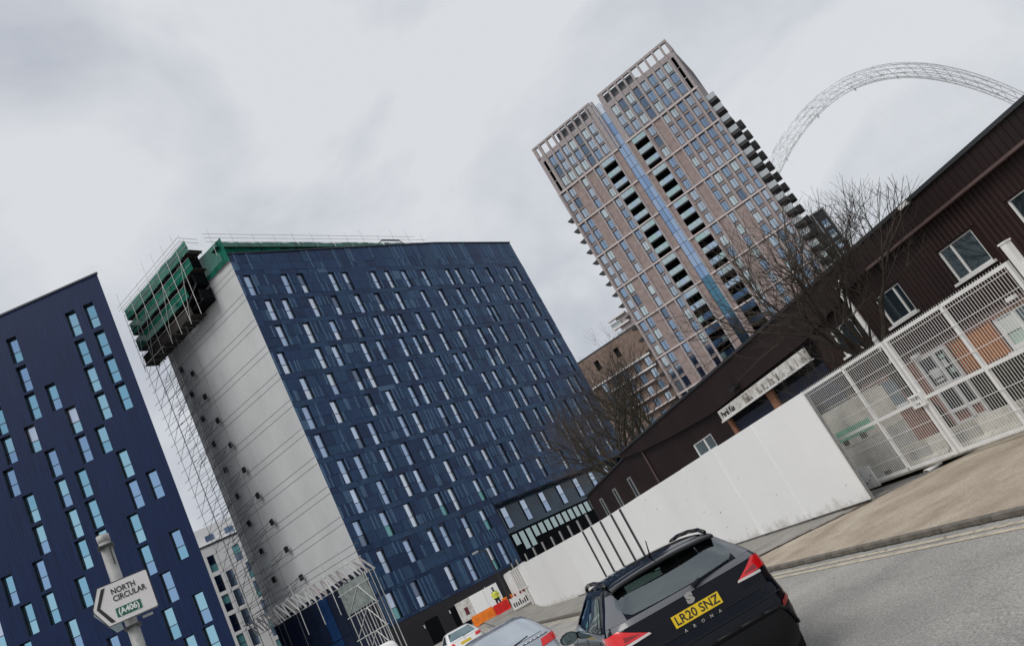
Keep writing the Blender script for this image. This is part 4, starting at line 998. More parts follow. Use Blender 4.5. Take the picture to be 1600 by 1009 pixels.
    tag(m.build('stains', mat('dark_stain', (0.26, 0.245, 0.22), 0.9, var=0.4, vscale=9), s), kind='stuff')
    m = MB(); m.box(-14.85, -7.5, -0.44, -0.24, 3.62, 3.68); m.build('sign_trim', M['white_upvc'], s)
    m = MB(); m.box(-12.95, -12.65, -0.45, -0.22, 4.4, 4.56); m.box(-12.6, -12.4, -0.5, -0.22, 4.4, 4.54); m.build('floodlight', M['black'], t)
    # pipes
    m = MB(); m.tube((-25.0, -0.08, 0.2), (-25.0, -0.08, 4.95), 0.05, n=8); m.build('drainpipe', M['flashing'], t)
    m = MB(); m.box(-25.1, -24.9, -0.16, 0, 4.95, 5.1); m.build('hopper', M['white_dirty'], t)
    m = MB(); pts = [(-4.2, -0.5, 2.3), (-4.28, -0.5, 4.75)] + [(-4.28 + 0.17 * (1 - math.cos(a)), -0.5, 4.75 + 0.2 * math.sin(a)) for a in (0.4, 0.8, 1.2, 1.6, 2.0, 2.4)]
    for a, b in zip(pts, pts[1:]): m.tube(a, b, 0.075, n=10)
    m.build('vent_pipe', M['white_upvc'], t)
    m = MB(); m.tube((-4.55, -0.1, 0.1), (-4.55, -0.1, 2.6), 0.06, n=8); m.build('drainpipe', M['white_upvc'], t)
    # small windows in the end section
    for s_ in (35.5, 32.25, 28.95):
        w = MB(); x0, x1, z0, z1 = -s_ - .3, -s_ + .3, 3.05, 4.2
        w.box(x0, x0 + .1, -.06, .05, z0, z1); w.box(x1 - .1, x1, -.06, .05, z0, z1); w.box(x0 + .1, x1 - .1, -.06, .05, z1 - .08, z1); w.box(x0 - .05, x1 + .1, -.12, .05, z0 - .1, z0)
        o = w.build('window', M['grey_steel'], t); p = MB(); p.box(x0 + .1, x1 - .1, -.03, -.02, z0, z1 - .08); p.build('pane', M['ware_glass'], o)
warehouse()

# ------------------------------------------------------------------ white hoarding
def htop(s):
    ks = [(-1, 2.51), (8, 2.53), (18, 2.56), (36, 2.93), (50, 3.2)]
    for (a, za), (b, zb) in zip(ks, ks[1:]):
        if s <= b: return za + (zb - za) * max(0, (s - a)) / (b - a)
    return 3.2
def hoarding():
    rnd = random.Random(7)
    t = thing('hoarding', 'long plain white hoarding in front of the brown warehouse', 'hoarding', st(0, 0), SH + 180)
    s = 0.0; k = 0
    while s < 36.2:
        w = 2.44; e = min(36.6, s + w); o = rnd.uniform(-0.006, 0.006)
        m = MB(); z0 = 0.05 if s < 26 else 0.0
        q = 0.12 if s == 0 else -0.004
        m.prism([(-e + .004, z0), (-s + q, z0), (-s + q, htop(s) + o), (-e + .004, htop(e) + o)], -0.02 + o, 0.02 + o); m.build('hoarding_panel', M['white_board'], t)
        m = MB(); m.box(-s - 0.06, -s + 0.06, 0.03, 0.13, 0, htop(s) - 0.08); m.build('post', M['grey_steel'], t)
        s = e; k += 1
    for s in (14.05, 15.3, 17.0, 18.6, 20.1):
        m = MB(); m.box(-s - 0.025, -s + 0.025, -0.10, -0.03, 0, htop(s) - 0.02); m.build('cover_strip', M['dark_steel'], t)
    # the end board returns steeply to the recessed gate line, then a short infill board runs up to the gate
    m = MB(); a, b = Vector((0.115, 0.0, 0)), Vector((-2.0, 1.36, 0)); d = (b - a).normalized(); n = Vector((d.y, -d.x, 0)) * 0.02
    m.face([a + Vector((0, 0, .03)), b + Vector((0, 0, .03)), b + Vector((0, 0, 2.5)), a + Vector((0, 0, 2.5))]); m.face([a + n + Vector((0, 0, .03)), a + n + Vector((0, 0, 2.5)), b + n + Vector((0, 0, 2.5)), b + n + Vector((0, 0, .03))])
    m.build('return_panel', M['white_board'], t)
    m = MB(); m.box(-0.95, -0.02, -0.045, -0.02, 0.0, 0.05); m.build('bottom_rail', M['dirt'], t)
    for s_ in (2.44, 4.88, 7.32, 9.76, 12.2):
        m = MB(); m.box(-s_ - 0.03, -s_ + 0.03, -0.034, -0.022, 0.06, htop(s_) - 0.01); m.build('cover_strip', M['white_board'], t)
    m = MB(); q = random.Random(15)
    for k in range(26):
        x_, z_ = -q.uniform(0.1, 13), q.uniform(.15, 2.3); w_ = q.uniform(.01, .05); m.box(x_, x_ + w_, -.0285, -.0265, z_, z_ + q.uniform(.008, .03))
    tag(m.build('scuff_marks', M['dark_steel'], t), kind='stuff')
    # far stretch past the site gate
    m = MB(); m.prism([(-50.2, 0.3), (-46.8, 0.2), (-46.8, 3.14), (-50.2, 3.2)], 0.85, 0.9); m.build('hoarding_panel', M['white_board'], t)
    m = MB(); m.prism([(-38.0, 0.0), (-36.55, 0), (-36.55, 2.95), (-38.0, 3.0)], 0.0, 0.04); m.build('hoarding_panel', M['white_board'], t)
hoarding()

def site_gate():
    t = thing('site_gate', 'white two-leaf site gate with grey mesh strips at the far end of the hoarding', 'gate', st(38.0, 0.2), SH + 180)
    mesh = mat('grey_mesh_infill', (0.30, 0.285, 0.265), 0.8, col2=(0.46, 0.44, 0.41), vscale=4)
    # mesh strip right next to the hoarding
    for k, (x0, x1) in enumerate(((0.35, 0.9), (-2.5, -1.9), (-3.4, -2.8), (-4.3, -3.7), (-5.2, -4.6))):
        m = MB(); m.box(x0, x1, 0.02, 0.04, 0.15, 2.9); m.build('mesh_strip', mesh, t)
    for x in (0.95, 0.25, -0.1, -1.75, -2.65, -3.55, -4.45, -5.35, -8.6):
        m = MB(); m.box(x - 0.09, x + 0.09, -0.03, 0.09, 0.0, 3.02); m.build('post', M['white_steel'], t)
    m = MB(); m.box(-1.7, -0.15, 0.0, 0.05, 0.1, 3.0); m.build('gate_panel', M['white_board'], t)
    m = MB(); m.box(-8.6, -5.4, 0.0, 0.05, 0.1, 3.1); m.build('gate_panel', M['white_board'], t)
    for z in (0.2, 1.55, 2.95):
        m = MB(); m.box(-5.3, 0.95, -0.035, 0.0, z, z + 0.09); m.build('rail', M['white_steel'], t)
site_gate()

def post_row():
    pm = MB(); pm.tube((0, 0, 0), (0, 0, 1), 0.055, n=8)
    ss = [20.3, 22.15, 24.1, 26.15, 28.4, 31.0, 34.0, 37.5, 40.9, 44.9, 47.5]; tops = [3.13, 3.14, 3.2, 3.23, 3.26, 3.33, 3.37, 3.52, 3.51, 3.58, 3.56]
    sh = pm.mesh('fence_post', M['grey_steel'])
    for s, z in zip(ss, tops):
        o = obj('fence_post', sh, None, st(s, 0.5 if s < 37 else 1.25)); o.scale = (1, 1, z + 0.05)
        tag(o, 'thin grey steel post poking up behind the top edge of the white hoarding', 'post', 'posts behind the hoarding')
post_row()

# ------------------------------------------------------------------ mesh gate leaves
def gate_leaf(s_left, s_right, s_mid, label, latch):
    t = thing('mesh_gate', label, 'gate', st(s_left, 1.33), SH + 180, 'leaves of the white mesh gate')
    L = s_left - s_right; zb, zt = 0.10, 2.60; f = 0.065
    for x in (0, L - f):
        m = MB(); m.box(x, x + f, -f / 2, f / 2, zb, zt); m.build('post', M['white_steel'], t)
    xm = s_left - s_mid; m = MB(); m.box(xm - .035, xm + .035, -f / 2 + .003, f / 2 - .003, zb + f, zt - f); m.build('post', M['white_steel'], t)
    for z in (zb, 1.24, zt - f):
        for x0, x1 in ((f, xm - .035), (xm + .035, L - f)):
            m = MB(); m.box(x0, x1, -f / 2, f / 2, z, z + f); m.build('rail', M['white_steel'], t)
    m = MB(); x = f + 0.03
    while x < L - f:
        m.box(x - .0032, x + .0032, -0.045, -0.038, zb + .02, zt + 0.03); x += 0.068
    tag(m.build('mesh_wires', M['white_steel'], t), kind='stuff')
    for z in (0.45, 0.85, 1.62, 1.98, 2.16, 2.46):
        m = MB(); m.box(f, L - f, -0.053, -0.045, z - .005, z + .005); m.build('mesh_wire', M['white_steel'], t)
    if latch:
        m = MB(); x = L - 0.05 if latch > 0 else 0.05
        for q in (-1, 1): m.box(x + q * .16 - .02, x + q * .16 + .02, -.09, .05, 1.16, 1.42)
        m.box(x - .14, x + .14, -.09, -.06, 1.38, 1.42); m.box(x - .14, x + .14, -.09, -.06, 1.16, 1.20); m.build('latch', M['white_steel'], t)
    return t
gate_leaf(1.98, -1.43, 0.10, 'white steel mesh gate leaf between the hoarding and the gate latch', 1)
gate_leaf(-1.50, -4.95, -3.25, 'white steel mesh gate leaf in front of the timber boards and office windows', 0)
gp = MB(); gp.box(-0.06, 0.06, -0.06, 0.06, 0, 2.85); gp.box(-0.075, 0.075, -0.075, 0.075, 2.85, 2.88); gp.box(-0.14, -0.06, -0.03, 0.03, 2.35, 2.45); gp.box(-0.14, -0.06, -0.03, 0.03, 0.4, 0.5)
o = gp.build('gate_post', M['white_steel'], None, loc=st(-5.12, 1.33), rot=(0, 0, R(90 - SH))); tag(o, 'square white steel gate post with hinges at the open end of the mesh gate', 'post')

# bolted panel between hoarding and gate
bp_ = MB(); bp_.box(-0.28, 0.28, 0, 0.03, 0.02, 0.5)
for x, z in ((-.2, .12), (-.1, .16), (.05, .2), (.18, .3), (-.15, .36)): bp_.box(x - .015, x + .015, -.012, 0, z - .012, z + .012, 1)
o = bp_.build('bolted_plate', [M['white_board'], M['dark_steel']], None, loc=st(1.52, 1.28), rot=(0, 0, R(90 - SH - 180))); tag(o, 'small white plate with bolts at the foot of the hoarding beside the gate', 'plate')

# ------------------------------------------------------------------ things in the yard
def barrier(s0, s1, label):
    t = thing('concrete_barrier', label, 'barrier', st(s0, 1.78), SH + 180, 'concrete barriers behind the gate'); L = s0 - s1
    m = MB(); prof = [(0, 0), (0, 0.12), (0.1, 0.2), (0.13, 0.5), (0.3, 0.5), (0.33, 0.2), (0.43, 0.12), (0.43, 0)]
    n = len(prof)
    for x in (0, L): m.face([(x, y, z) for y, z in (prof if x else prof[::-1])])
    for k in range(n):
        a, b = prof[k], prof[(k + 1) % n]; m.face([(0, *a), (L, *a), (L, *b), (0, *b)][::-1])
    m.build('body', M['concrete'], t)
    q = MB(); q.box(0.28, 0.95, 0.075, 0.12, 0.06, 0.42); q.build('cast_recess', M['concrete_dark'], t)
    q = MB(); q.box(L - .3, L - .12, 0.10, 0.33, 0.0, 0.08); q.build('forklift_slot', M['void'], t)
barrier(0.85, -0.62, 'stained concrete barrier behind the gate next to the concrete block stack')
barrier(-0.70, -2.75, 'stained concrete barrier behind the middle of the mesh gate')
barrier(-2.83, -4.95, 'stained concrete barrier behind the hinged end of the mesh gate')
def block(z0, z1, top, label):
    t = thing('concrete_block', label, 'concrete block', st(2.92, 2.0, z0), SH + 180, 'stacked concrete blocks'); h = z1 - z0
    m = MB(); m.box(0, 1.68, 0, 0.8, 0.0, h - 0.01); m.build('body', M['concrete_dark' if not top else 'concrete'], t)
    for x in (0.3, 1.05):
        q = MB(); q.box(x, x + 0.24, -0.012, 0.05, 0.05, 0.17); q.build('lifting_slot', M['void'], t)
    if top:
        q = MB(); q.box(0.2, 1.67, -0.008, 0.01, 0.16, 0.42); q.build('painted_stripe', M['green_paint'], t)
        q = MB(); q.box(0.02, 1.66, 0.05, 0.75, h - 0.01, h + 0.05); q.build('lid', M['concrete_dark'], t)
block(0.0, 0.98, False, 'plain grey concrete block with two slots at the bottom of the stack')
block(0.98, 1.9, True, 'concrete block with a green painted stripe on top of the stack')
lt = MB(); lt.face([(0, 0, 0.02), (0.42, 0.05, 0.035), (0.5, 0.24, 0.02), (0.1, 0.26, 0.05)]); lt.face([(0.1, 0.26, 0.05), (0.5, 0.24, 0.02), (0.46, 0.25, 0.0), (0.08, 0.27, 0.0)]); lt.face([(0, 0, 0.02), (0, 0, 0), (0.42, 0.05, 0), (0.42, 0.05, 0.035)])
lt.face([(0.42, 0.05, 0.035), (0.42, 0.05, 0), (0.5, 0.24, 0.0), (0.5, 0.24, 0.02)])
o = lt.build('litter', M['white_board'], None, loc=st(-0.75, 1.05, 0.0), rot=(0, 0, R(20))); tag(o, 'crumpled white scrap of board lying at the foot of the mesh gate', 'litter')

# ------------------------------------------------------------------ bare trees
def tree(label, base, height, r_base, lean, seed, bark, twig, spread=0.55, levels=6, dens=3, group='bare trees', first=0.3, limbs=None):
    rnd = random.Random(seed)
    t = tag(obj('bare_tree', None, None, base), label, 'tree', group)
    T, B, W = MB(), MB(), MB()
    def grow(p, d, ln, r, lv):
        n = 3 if lv < 3 else 2; q = p
        for k in range(n):
            d2 = (d + Vector((rnd.gauss(0, .13), rnd.gauss(0, .13), rnd.gauss(0.05, .08)))).normalized()
            e = q + d2 * (ln / n); ra, rb = r * (1 - 0.32 * k / n), r * (1 - 0.32 * (k + 1) / n)
            (T if lv == 0 else B if lv < 3 else W).tube(q, e, ra, rb, n=7 if lv < 2 else (5 if lv < 3 else 3), caps=False)
            q, d = e, d2
            if lv >= 1 and lv < levels - 1 and rnd.random() < 0.75:
                s = d.orthogonal().normalized(); s.rotate(Matrix.Rotation(rnd.uniform(0, 6.28), 3, d))
                grow(q, (d * 0.75 + s * rnd.uniform(.5, .95)).normalized(), ln * rnd.uniform(.5, .7), max(0.004, rb * .5), lv + 1)
        if lv < levels - 1:
            for k in range(dens if lv else dens + 2):
                s = d.orthogonal().normalized(); s.rotate(Matrix.Rotation(k * 6.28 / dens + rnd.uniform(-.5, .5), 3, d))
                nd = (d + s * rnd.uniform(spread * .6, spread * 1.3) + Vector((0, 0, 0.12))).normalized()
                grow(q, nd, ln * rnd.uniform(.58, .82), max(0.004, r * .68 * rnd.uniform(.6, .85)), lv + 1)
    grow(Vector((0, 0, -0.1)), Vector(lean).normalized(), height * first, r_base, 0)
    T.build('trunk', bark, t, True); B.build('limbs', bark, t, True); tag(W.build('twigs', twig, t, True), kind='stuff')
    return t
tree('bare dark tree in front of the warehouse with twigs against the sky', st(1.9, 4.2), 9.3, 0.17, (0.10, 0.02, 1), 5, M['bark'], M['twig'], 0.62, 6, 3, first=0.26)
tree('small bare tree leaning out over the loading bay sign', st(4.6, 4.6), 5.2, 0.08, (-0.12, 0.1, 1), 19, M['bark'], M['twig'], 0.7, 5, 3, first=0.30)
tree('dark bare tree standing against the navy slab block', polar(0.9, 58, 0.5), 15.0, 0.24, (0.02, 0, 1), 31, M['bark'], M['twig'], 0.62, 6, 3, first=0.28)
tree('bare tree with sunlit-tinted greenish bark in front of the brown brick block', polar(4.6, 62, 0.5), 16.5, 0.30, (-0.06, 0, 1), 47, M['bark_green'], M['twig'], 0.58, 6, 3, first=0.30)
tree('bare tree behind the low end of the warehouse roof', polar(2.9, 66, 0.5), 15.5, 0.24, (0.05, 0, 1), 58, M['bark_green'], M['twig_pale'], 0.62, 6, 3, first=0.28)

# ------------------------------------------------------------------ cars: stacked plan outlines, z = 0 at the road, y forward from the rear bumper
def interp(keys, z):
    n = len(keys)
    if z <= keys[0][0]: return keys[0][1:]
    if z >= keys[-1][0]: return keys[-1][1:]
    for i in range(n - 1):
        if z <= keys[i + 1][0]: break
    a, b = keys[i], keys[i + 1]; h = b[0] - a[0]; t = (z - a[0]) / h; out = []
    for k in range(1, len(a)):
        d = (b[k] - a[k]) / h
        d0 = (a[k] - keys[i - 1][k]) / (a[0] - keys[i - 1][0]) if i else d
        d1 = (keys[i + 2][k] - b[k]) / (keys[i + 2][0] - b[0]) if i + 2 < n else d
        m0 = 0 if d0 * d <= 0 else 2 * d0 * d / (d0 + d); m1 = 0 if d1 * d <= 0 else 2 * d1 * d / (d1 + d)
        out.append(a[k] * (2 * t ** 3 - 3 * t * t + 1) + h * m0 * (t ** 3 - 2 * t * t + t) + b[k] * (3 * t * t - 2 * t ** 3) + h * m1 * (t ** 3 - t * t))
    return tuple(out)
class Car:
    """keys: (z, y_rear, y_front, half_width, corner_x, corner_y, bow)"""
    def __init__(self, keys): self.k = keys
    def rear(self, f, z):
        yr, yf, w, cx, cy, bow = interp(self.k, z); x = f * w; f0 = (w - cx) / w; e = max(0, (abs(f) - f0) / (1 - f0))
        return Vector((x, yr + bow * f * f + cy * (1 - math.sqrt(max(0, 1 - e * e))), z))
    def side(self, sg, g, z):
        yr, yf, w, cx, cy, bow = interp(self.k, z); y0 = yr + bow + cy; y1 = yf - cy * 1.6
        return Vector((sg * (w + 0.012 * math.sin(math.pi * g)), y0 + (y1 - y0) * g, z))
    def front(self, f, z):
        yr, yf, w, cx, cy, bow = interp(self.k, z); x = f * w; f0 = (w - cx) / w; e = max(0, (abs(f) - f0) / (1 - f0))
        return Vector((x, yf - bow * f * f * 0.6 - cy * 1.6 * (1 - math.sqrt(max(0, 1 - e * e))) + bow * 0.6 * 0, z))
    def ring(self, z):
        fs = [-1, -.99, -.97, -.94, -.9, -.85, -.78, -.7, -.55, -.35, -.12, .12, .35, .55, .7, .78, .85, .9, .94, .97, .99, 1]
        gs = [k / 12 for k in range(1, 12)]
        return [self.rear(f, z) for f in fs] + [self.side(1, g, z) for g in gs] + [self.front(f, z) for f in reversed(fs)] + [self.side(-1, g, z) for g in reversed(gs)]
    def body(self, name, mt, parent, levels, zw=None):
        m = MB(); rows = [self.ring(z) + [self.ring(z)[0]] for z in levels]; m.grid(rows)
        if zw:       # leave the window openings out of the shell
            w = len(rows[0]) - 1; keep = []
            def hole(i): return 7 <= i < 14 or 23 <= i < 26 or 27 <= i < 30 or 40 <= i < 47 or 59 <= i < 62 or 55 <= i < 58
            for j in range(len(levels) - 1):
                for i in range(w):
                    q = j * w + i
                    if not (levels[j] >= zw[0] - 1e-6 and levels[j + 1] <= zw[1] + 1e-6 and hole(i)): keep.append(q)
            m.f = [m.f[q] for q in keep]; m.m = [m.m[q] for q in keep]
        top = self.ring(levels[-1]); m.face(top); m.face(list(reversed(self.ring(levels[0]))))
        return m.build(name, mt, parent, True)
    def patch(self, name, mt, parent, fn, a0, a1, b0, b1, na=10, nb=6, off=0.006, shape=None):
        """fn(a, b) -> point; the patch lies `off` outside the body"""
        m = MB(); rows = []
        for j in range(nb + 1):
            row = []
            for i in range(na + 1):
                u, v = i / na, j / nb
                if shape: a, b = shape(u, v)
                else: a, b = a0 + (a1 - a0) * u, b0 + (b1 - b0) * v
                p = fn(a, b); e = 1e-3
                n = (fn(a + e, b) - fn(a - e, b)).cross(fn(a, b + e) - fn(a, b - e)); n.normalize()
                if n.y > 0.2 and fn == self.rear: n = -n
                row.append(p + n * off)
            rows.append(row)
        m.grid(rows); return m.build(name, mt, parent, True)
def quadshape(c):
    (a0, b0), (a1, b1), (a2, b2), (a3, b3) = c      # lower left, lower right, upper right, upper left
    return lambda u, v: ((a0 * (1 - u) + a1 * u) * (1 - v) + (a3 * (1 - u) + a2 * u) * v, (b0 * (1 - u) + b1 * u) * (1 - v) + (b3 * (1 - u) + b2 * u) * v)
def wheel(parent, x, y, r, w=0.2, rim=None):
    sg = 1 if x > 0 else -1; o = obj('wheel', None, parent, (x, y, r))
    m = MB(); N = 28; prof = [(0.62, 0), (0.9, -0.02), (0.98, -0.04), (1.0, -0.08), (1.0, -w + 0.03), (0.95, -w)]
    rows = [[(sg * d, r * q * math.cos(2 * math.pi * k / N), r * q * math.sin(2 * math.pi * k / N)) for k in range(N + 1)] for q, d in prof]; m.grid(rows, flip=sg < 0); m.build('tyre', CARM['tyre'], o, True)
    m = MB(); m.tube((-sg * .06, 0, 0), (-sg * .03, 0, 0), r * .64, r * .64, 24); 
    for k in range(5):
        a = 2 * math.pi * k / 5; m.tube((-sg * .02, 0, 0), (-sg * .01, r * .6 * math.cos(a), r * .6 * math.sin(a)), .045, .03, 6)
    m.build('rim', rim or CARM['rim'], o)
CARM = {'tyre': mat('tyre_rubber', (0.012, 0.012, 0.012), 0.8), 'rim': mat('alloy_rim', (0.42, 0.43, 0.44), 0.3, metal=0.9), 'arch': mat('wheel_arch', (0.008, 0.008, 0.009), 0.9),
        'black': mat('black_car_paint', (0.0022, 0.0036, 0.0080), 0.07, spec=0.22), 'trim': mat('black_car_trim', (0.006, 0.0065, 0.008), 0.5, spec=0.25), 'gloss': mat('gloss_black_trim', (0.004, 0.004, 0.005), 0.12),
        'red': mat('red_lamp_lens', (0.62, 0.006, 0.008), 0.12, coat=0.6), 'dred': mat('dark_red_lamp_lens', (0.22, 0.004, 0.006), 0.15, coat=0.5), 'clear': mat('clear_lamp_lens', (0.55, 0.53, 0.53), 0.2), 'chrome': mat('bright_chrome', (0.78, 0.79, 0.80), 0.12, metal=1.0),
        'yellow': mat('yellow_plate', (0.72, 0.50, 0.012), 0.4), 'ink': M['ink'], 'silver': mat('silver_car_paint', (0.40, 0.43, 0.47), 0.25, metal=0.6, coat=0.6), 'white': mat('white_car_paint', (0.72, 0.72, 0.71), 0.3, coat=0.5),
        'glass': mat('tinted_car_glass', (0.20, 0.275, 0.295), 0.04, metal=0.75, spec=0.8), 'sideglass': mat('dark_side_glass', (0.055, 0.085, 0.09), 0.04, metal=0.6, spec=0.8), 'rearlight': mat('sky_glass', (0.55, 0.60, 0.64), 0.08, metal=0.85), 'seat': mat('pale_seat', (0.17, 0.20, 0.17), 0.8)}
def see_through(name, tint, gl, base):
    m = bpy.data.materials.new(name); m.use_nodes = True; nt = m.node_tree; nt.nodes.remove(nt.nodes['Principled BSDF']); o = nt.nodes['Material Output']
    tr = nt.nodes.new('ShaderNodeBsdfTransparent'); tr.inputs['Color'].default_value = (*tint, 1); g = nt.nodes.new('ShaderNodeBsdfGlossy'); g.inputs['Color'].default_value = (*gl, 1); g.inputs['Roughness'].default_value = 0.03
    fr = nt.nodes.new('ShaderNodeFresnel'); fr.inputs['IOR'].default_value = 1.5; ad = nt.nodes.new('ShaderNodeMath'); ad.operation = 'ADD'; ad.inputs[1].default_value = base; ad.use_clamp = True; mxs = nt.nodes.new('ShaderNodeMixShader')
    nt.links.new(fr.outputs[0], ad.inputs[0]); nt.links.new(ad.outputs[0], mxs.inputs['Fac']); nt.links.new(tr.outputs[0], mxs.inputs[1]); nt.links.new(g.outputs[0], mxs.inputs[2]); nt.links.new(mxs.outputs[0], o.inputs['Surface']); return m
CARM['clear_glass'] = see_through('see_through_car_glass', (0.42, 0.55, 0.54), (0.85, 0.95, 0.97), 0.16)
def plate(parent, p, rot, text, w=0.52, h=0.111):
    o = obj('number_plate', box_mesh('number_plate', CARM['yellow'], -w / 2, w / 2, -0.006, 0.006, -h / 2, h / 2), parent, p, rot)
    if text: obj('registration', text_mesh('registration', text, h * 1.02, CARM['ink'], 0.001, 0.0016), o, (0, -0.008, -0.002), (R(90), 0, 0))
    return o

def suv():
    pos = Vector((0.255, 8.02, ROADZ)); t = thing('parked_car', 'black compact SUV parked by the kerb with red tail lights and yellow rear plate', 'car', pos, -11.5 + 90)
    K = [(.20, .16, 3.95, .78, .30, .22, .03), (.30, .07, 4.08, .85, .28, .22, .04), (.44, .015, 4.13, .882, .26, .20, .05), (.60, .0, 4.13, .89, .25, .19, .05), (.72, .02, 4.11, .89, .25, .18, .05), (.79, .055, 4.08, .885, .25, .17, .05),
         (.85, .085, 4.05, .883, .25, .16, .05), (.95, .10, 3.92, .882, .26, .16, .05), (1.03, .115, 3.6, .878, .27, .17, .05), (1.10, .13, 3.2, .868, .28, .18, .05), (1.15, .155, 3.0, .845, .28, .20, .05), (1.22, .215, 2.86, .805, .27, .22, .05),
         (1.32, .315, 2.62, .74, .26, .23, .05), (1.41, .41, 2.42, .685, .26, .24, .05), (1.46, .47, 2.28, .65, .27, .25, .05), (1.49, .53, 2.15, .61, .28, .26, .05), (1.515, .62, 2.0, .55, .28, .26, .05), (1.535, .78, 1.85, .45, .25, .25, .04), (1.548, 1.0, 1.65, .30, .2, .2, .02), (1.553, 1.2, 1.45, .12, .1, .1, .0)]
    c = Car(K); lv = [.20, .25, .30, .36, .44, .52, .60, .66, .72, .755, .79, .82, .85, .90, .95, .99, 1.03, 1.065, 1.10, 1.125, 1.15, 1.185, 1.22, 1.27, 1.32, 1.365, 1.41, 1.435, 1.46, 1.475, 1.49, 1.503, 1.515, 1.525, 1.535, 1.542, 1.548, 1.553]; lv = sorted(lv + [(p + q) / 2 for p, q in zip(lv, lv[1:])])
    c.body('body', CARM['black'], t, lv, (1.185, 1.4225))
    # lower bumper in unpainted plastic with a raised lip
    c.patch('bumper', CARM['trim'], t, c.rear, -.97, .97, .22, .56, 26, 8, 0.012, quadshape([(-.98, .21), (.98, .21), (.80, .60), (-.80, .60)]))
    m = MB(); 
    pts = [c.rear(f, z) + Vector((0, -.02, 0)) for f, z in [(-.95, .40), (-.88, .55), (-.80, .615), (-.6, .63), (-.3, .635), (0, .637), (.3, .635), (.6, .63), (.80, .615), (.88, .55), (.95, .40)]]
    for a, b in zip(pts, pts[1:]): m.tube(a, b, .018, n=6)
    m.build('bumper_lip', CARM['trim'], t, True)
    for sg in (-1, 1):
        c.patch('reflector', CARM['dred'], t, c.rear, 0, 0, 0, 0, 8, 2, 0.010, quadshape([(sg * .83, .585), (sg * .99, .64), (sg * .99, .685), (sg * .86, .64)] if sg > 0 else [(sg * .99, .64), (sg * .83, .585), (sg * .86, .64), (sg * .99, .685)]))
    # crease lines of the tailgate
    for z, w_ in ((.83, .8), (.735, .92)):
        m = MB(); pts = [c.rear(f / 10 * w_, z) + Vector((0, -.004, 0)) for f in range(-10, 11)]
        for a, b in zip(pts, pts[1:]): m.tube(a, b, .006, n=5)
        m.build('crease', CARM['gloss'], t)
    for sg in (-1, 1):
        m = MB(); pts = [c.rear(sg * f, z) + Vector((0, -.002, 0)) for f, z in ((.86, 1.09), (.83, .98), (.80, .87), (.74, .79))]
        for a, b in zip(pts, pts[1:]): m.tube(a, b, .005, n=5)
        m.build('shut_line', CARM['arch'], t)
    # rear window, grey band and pillars with painted-in reflection, spoiler, wiper
    g = c.patch('rear_window', CARM['clear_glass'], t, c.rear, -1, 1, 1.1, 1.44, 20, 8, 0.006, lambda u, v: ((2 * u - 1) * (.66 + .18 * min(1, v * 2.2) ** 0.6), 1.165 + .275 * v + .012 * (2 * u - 1) ** 2 * (1 - v)))
    for sg in (-1, 1):
        m = MB(); 
        for dx, dz, r in ((0.38, 1.30, .095),): 
            p = c.rear(sg * dx / .73, dz); m.box(sg * dx - .13, sg * dx + .13, p.y - .010, p.y - .004, dz - .05, dz + .03)
    c.patch('reflection_band', mat('grey_pillar_reflection', (0.10, 0.105, 0.12), 0.35, coat=0.5), t, c.rear, 0, 0, 0, 0, 24, 2, 0.004, quadshape([(-.985, 1.105), (.985, 1.105), (.985, 1.158), (-.985, 1.158)]))  # the black body's grey reflection put into the colour
    for sg in (-1, 1):
        q = [(sg * .74, 1.16), (sg * .985, 1.16), (sg * .955, 1.41), (sg * .85, 1.41)]
        c.patch('pillar', bpy.data.materials['grey_pillar_reflection'], t, c.rear, 0, 0, 0, 0, 6, 8, 0.004, quadshape(q if sg > 0 else [q[1], q[0], q[3], q[2]]))
    m = MB(); rows = []
    for v, (dy, z) in enumerate(((0.12, 1.515), (-.02, 1.512), (-.14, 1.494), (-.175, 1.478), (-.165, 1.462), (-.06, 1.447), (.05, 1.43))):
        rows.append([(f * .60, .50 + dy + .07 * f * f, z - .035 * f * f) for f in [k / 10 for k in range(-10, 11)]])
    m.grid(rows, flip=True); m.build('spoiler', CARM['gloss'], t, True)
    m = MB(); a = c.rear(.14, 1.155) + Vector((0, -.03, 0)); b = c.rear(.66, 1.185) + Vector((0, -.025, 0)); m.tube(a, b, .017, .008, 6); m.tube(c.rear(.10, 1.135) + Vector((0, -.02, 0)), c.rear(.22, 1.165) + Vector((0, -.035, 0)), .03, .022, 8); m.build('wiper', CARM['black'], t)
    # tail lights: triangular lens wrapping round the corner, pale lower strip
    for sg in (-1, 1):
        def Q(l): return quadshape(l if sg > 0 else [l[1], l[0], l[3], l[2]])
        S = lambda pts: [(sg * a, b) for a, b in pts]
        L = c.patch('tail_light', CARM['red'], t, c.rear, 0, 0, 0, 0, 10, 6, 0.014, Q(S([(.55, .970), (1.0, .985), (1.0, 1.095), (.87, 1.108)])))
        c.patch('lens_strip', CARM['clear'], L, c.rear, 0, 0, 0, 0, 8, 2, 0.017, Q(S([(.55, .962), (.86, .948), (.86, .972), (.57, .982)])))
        c.patch('lens_core', CARM['dred'], L, c.rear, 0, 0, 0, 0, 8, 3, 0.017, Q(S([(.66, 1.005), (.84, .995), (.84, 1.04), (.80, 1.035)])))
        c.patch('tail_light', CARM['red'], t, lambda g_, z: c.side(sg, g_, z), 0.0, 0.045, .98, 1.10, 4, 4, 0.012 if sg > 0 else -0.012)
    # badge, lettering, plate
    tm = text_mesh('badge', 'S', 0.125, CARM['chrome'], 0.006, 0.010); p = c.rear(0, 1.065); obj('badge', tm, t, (0, p.y - .016, 1.065), (R(96), 0, 0)).scale = (1.25, 1, 1)
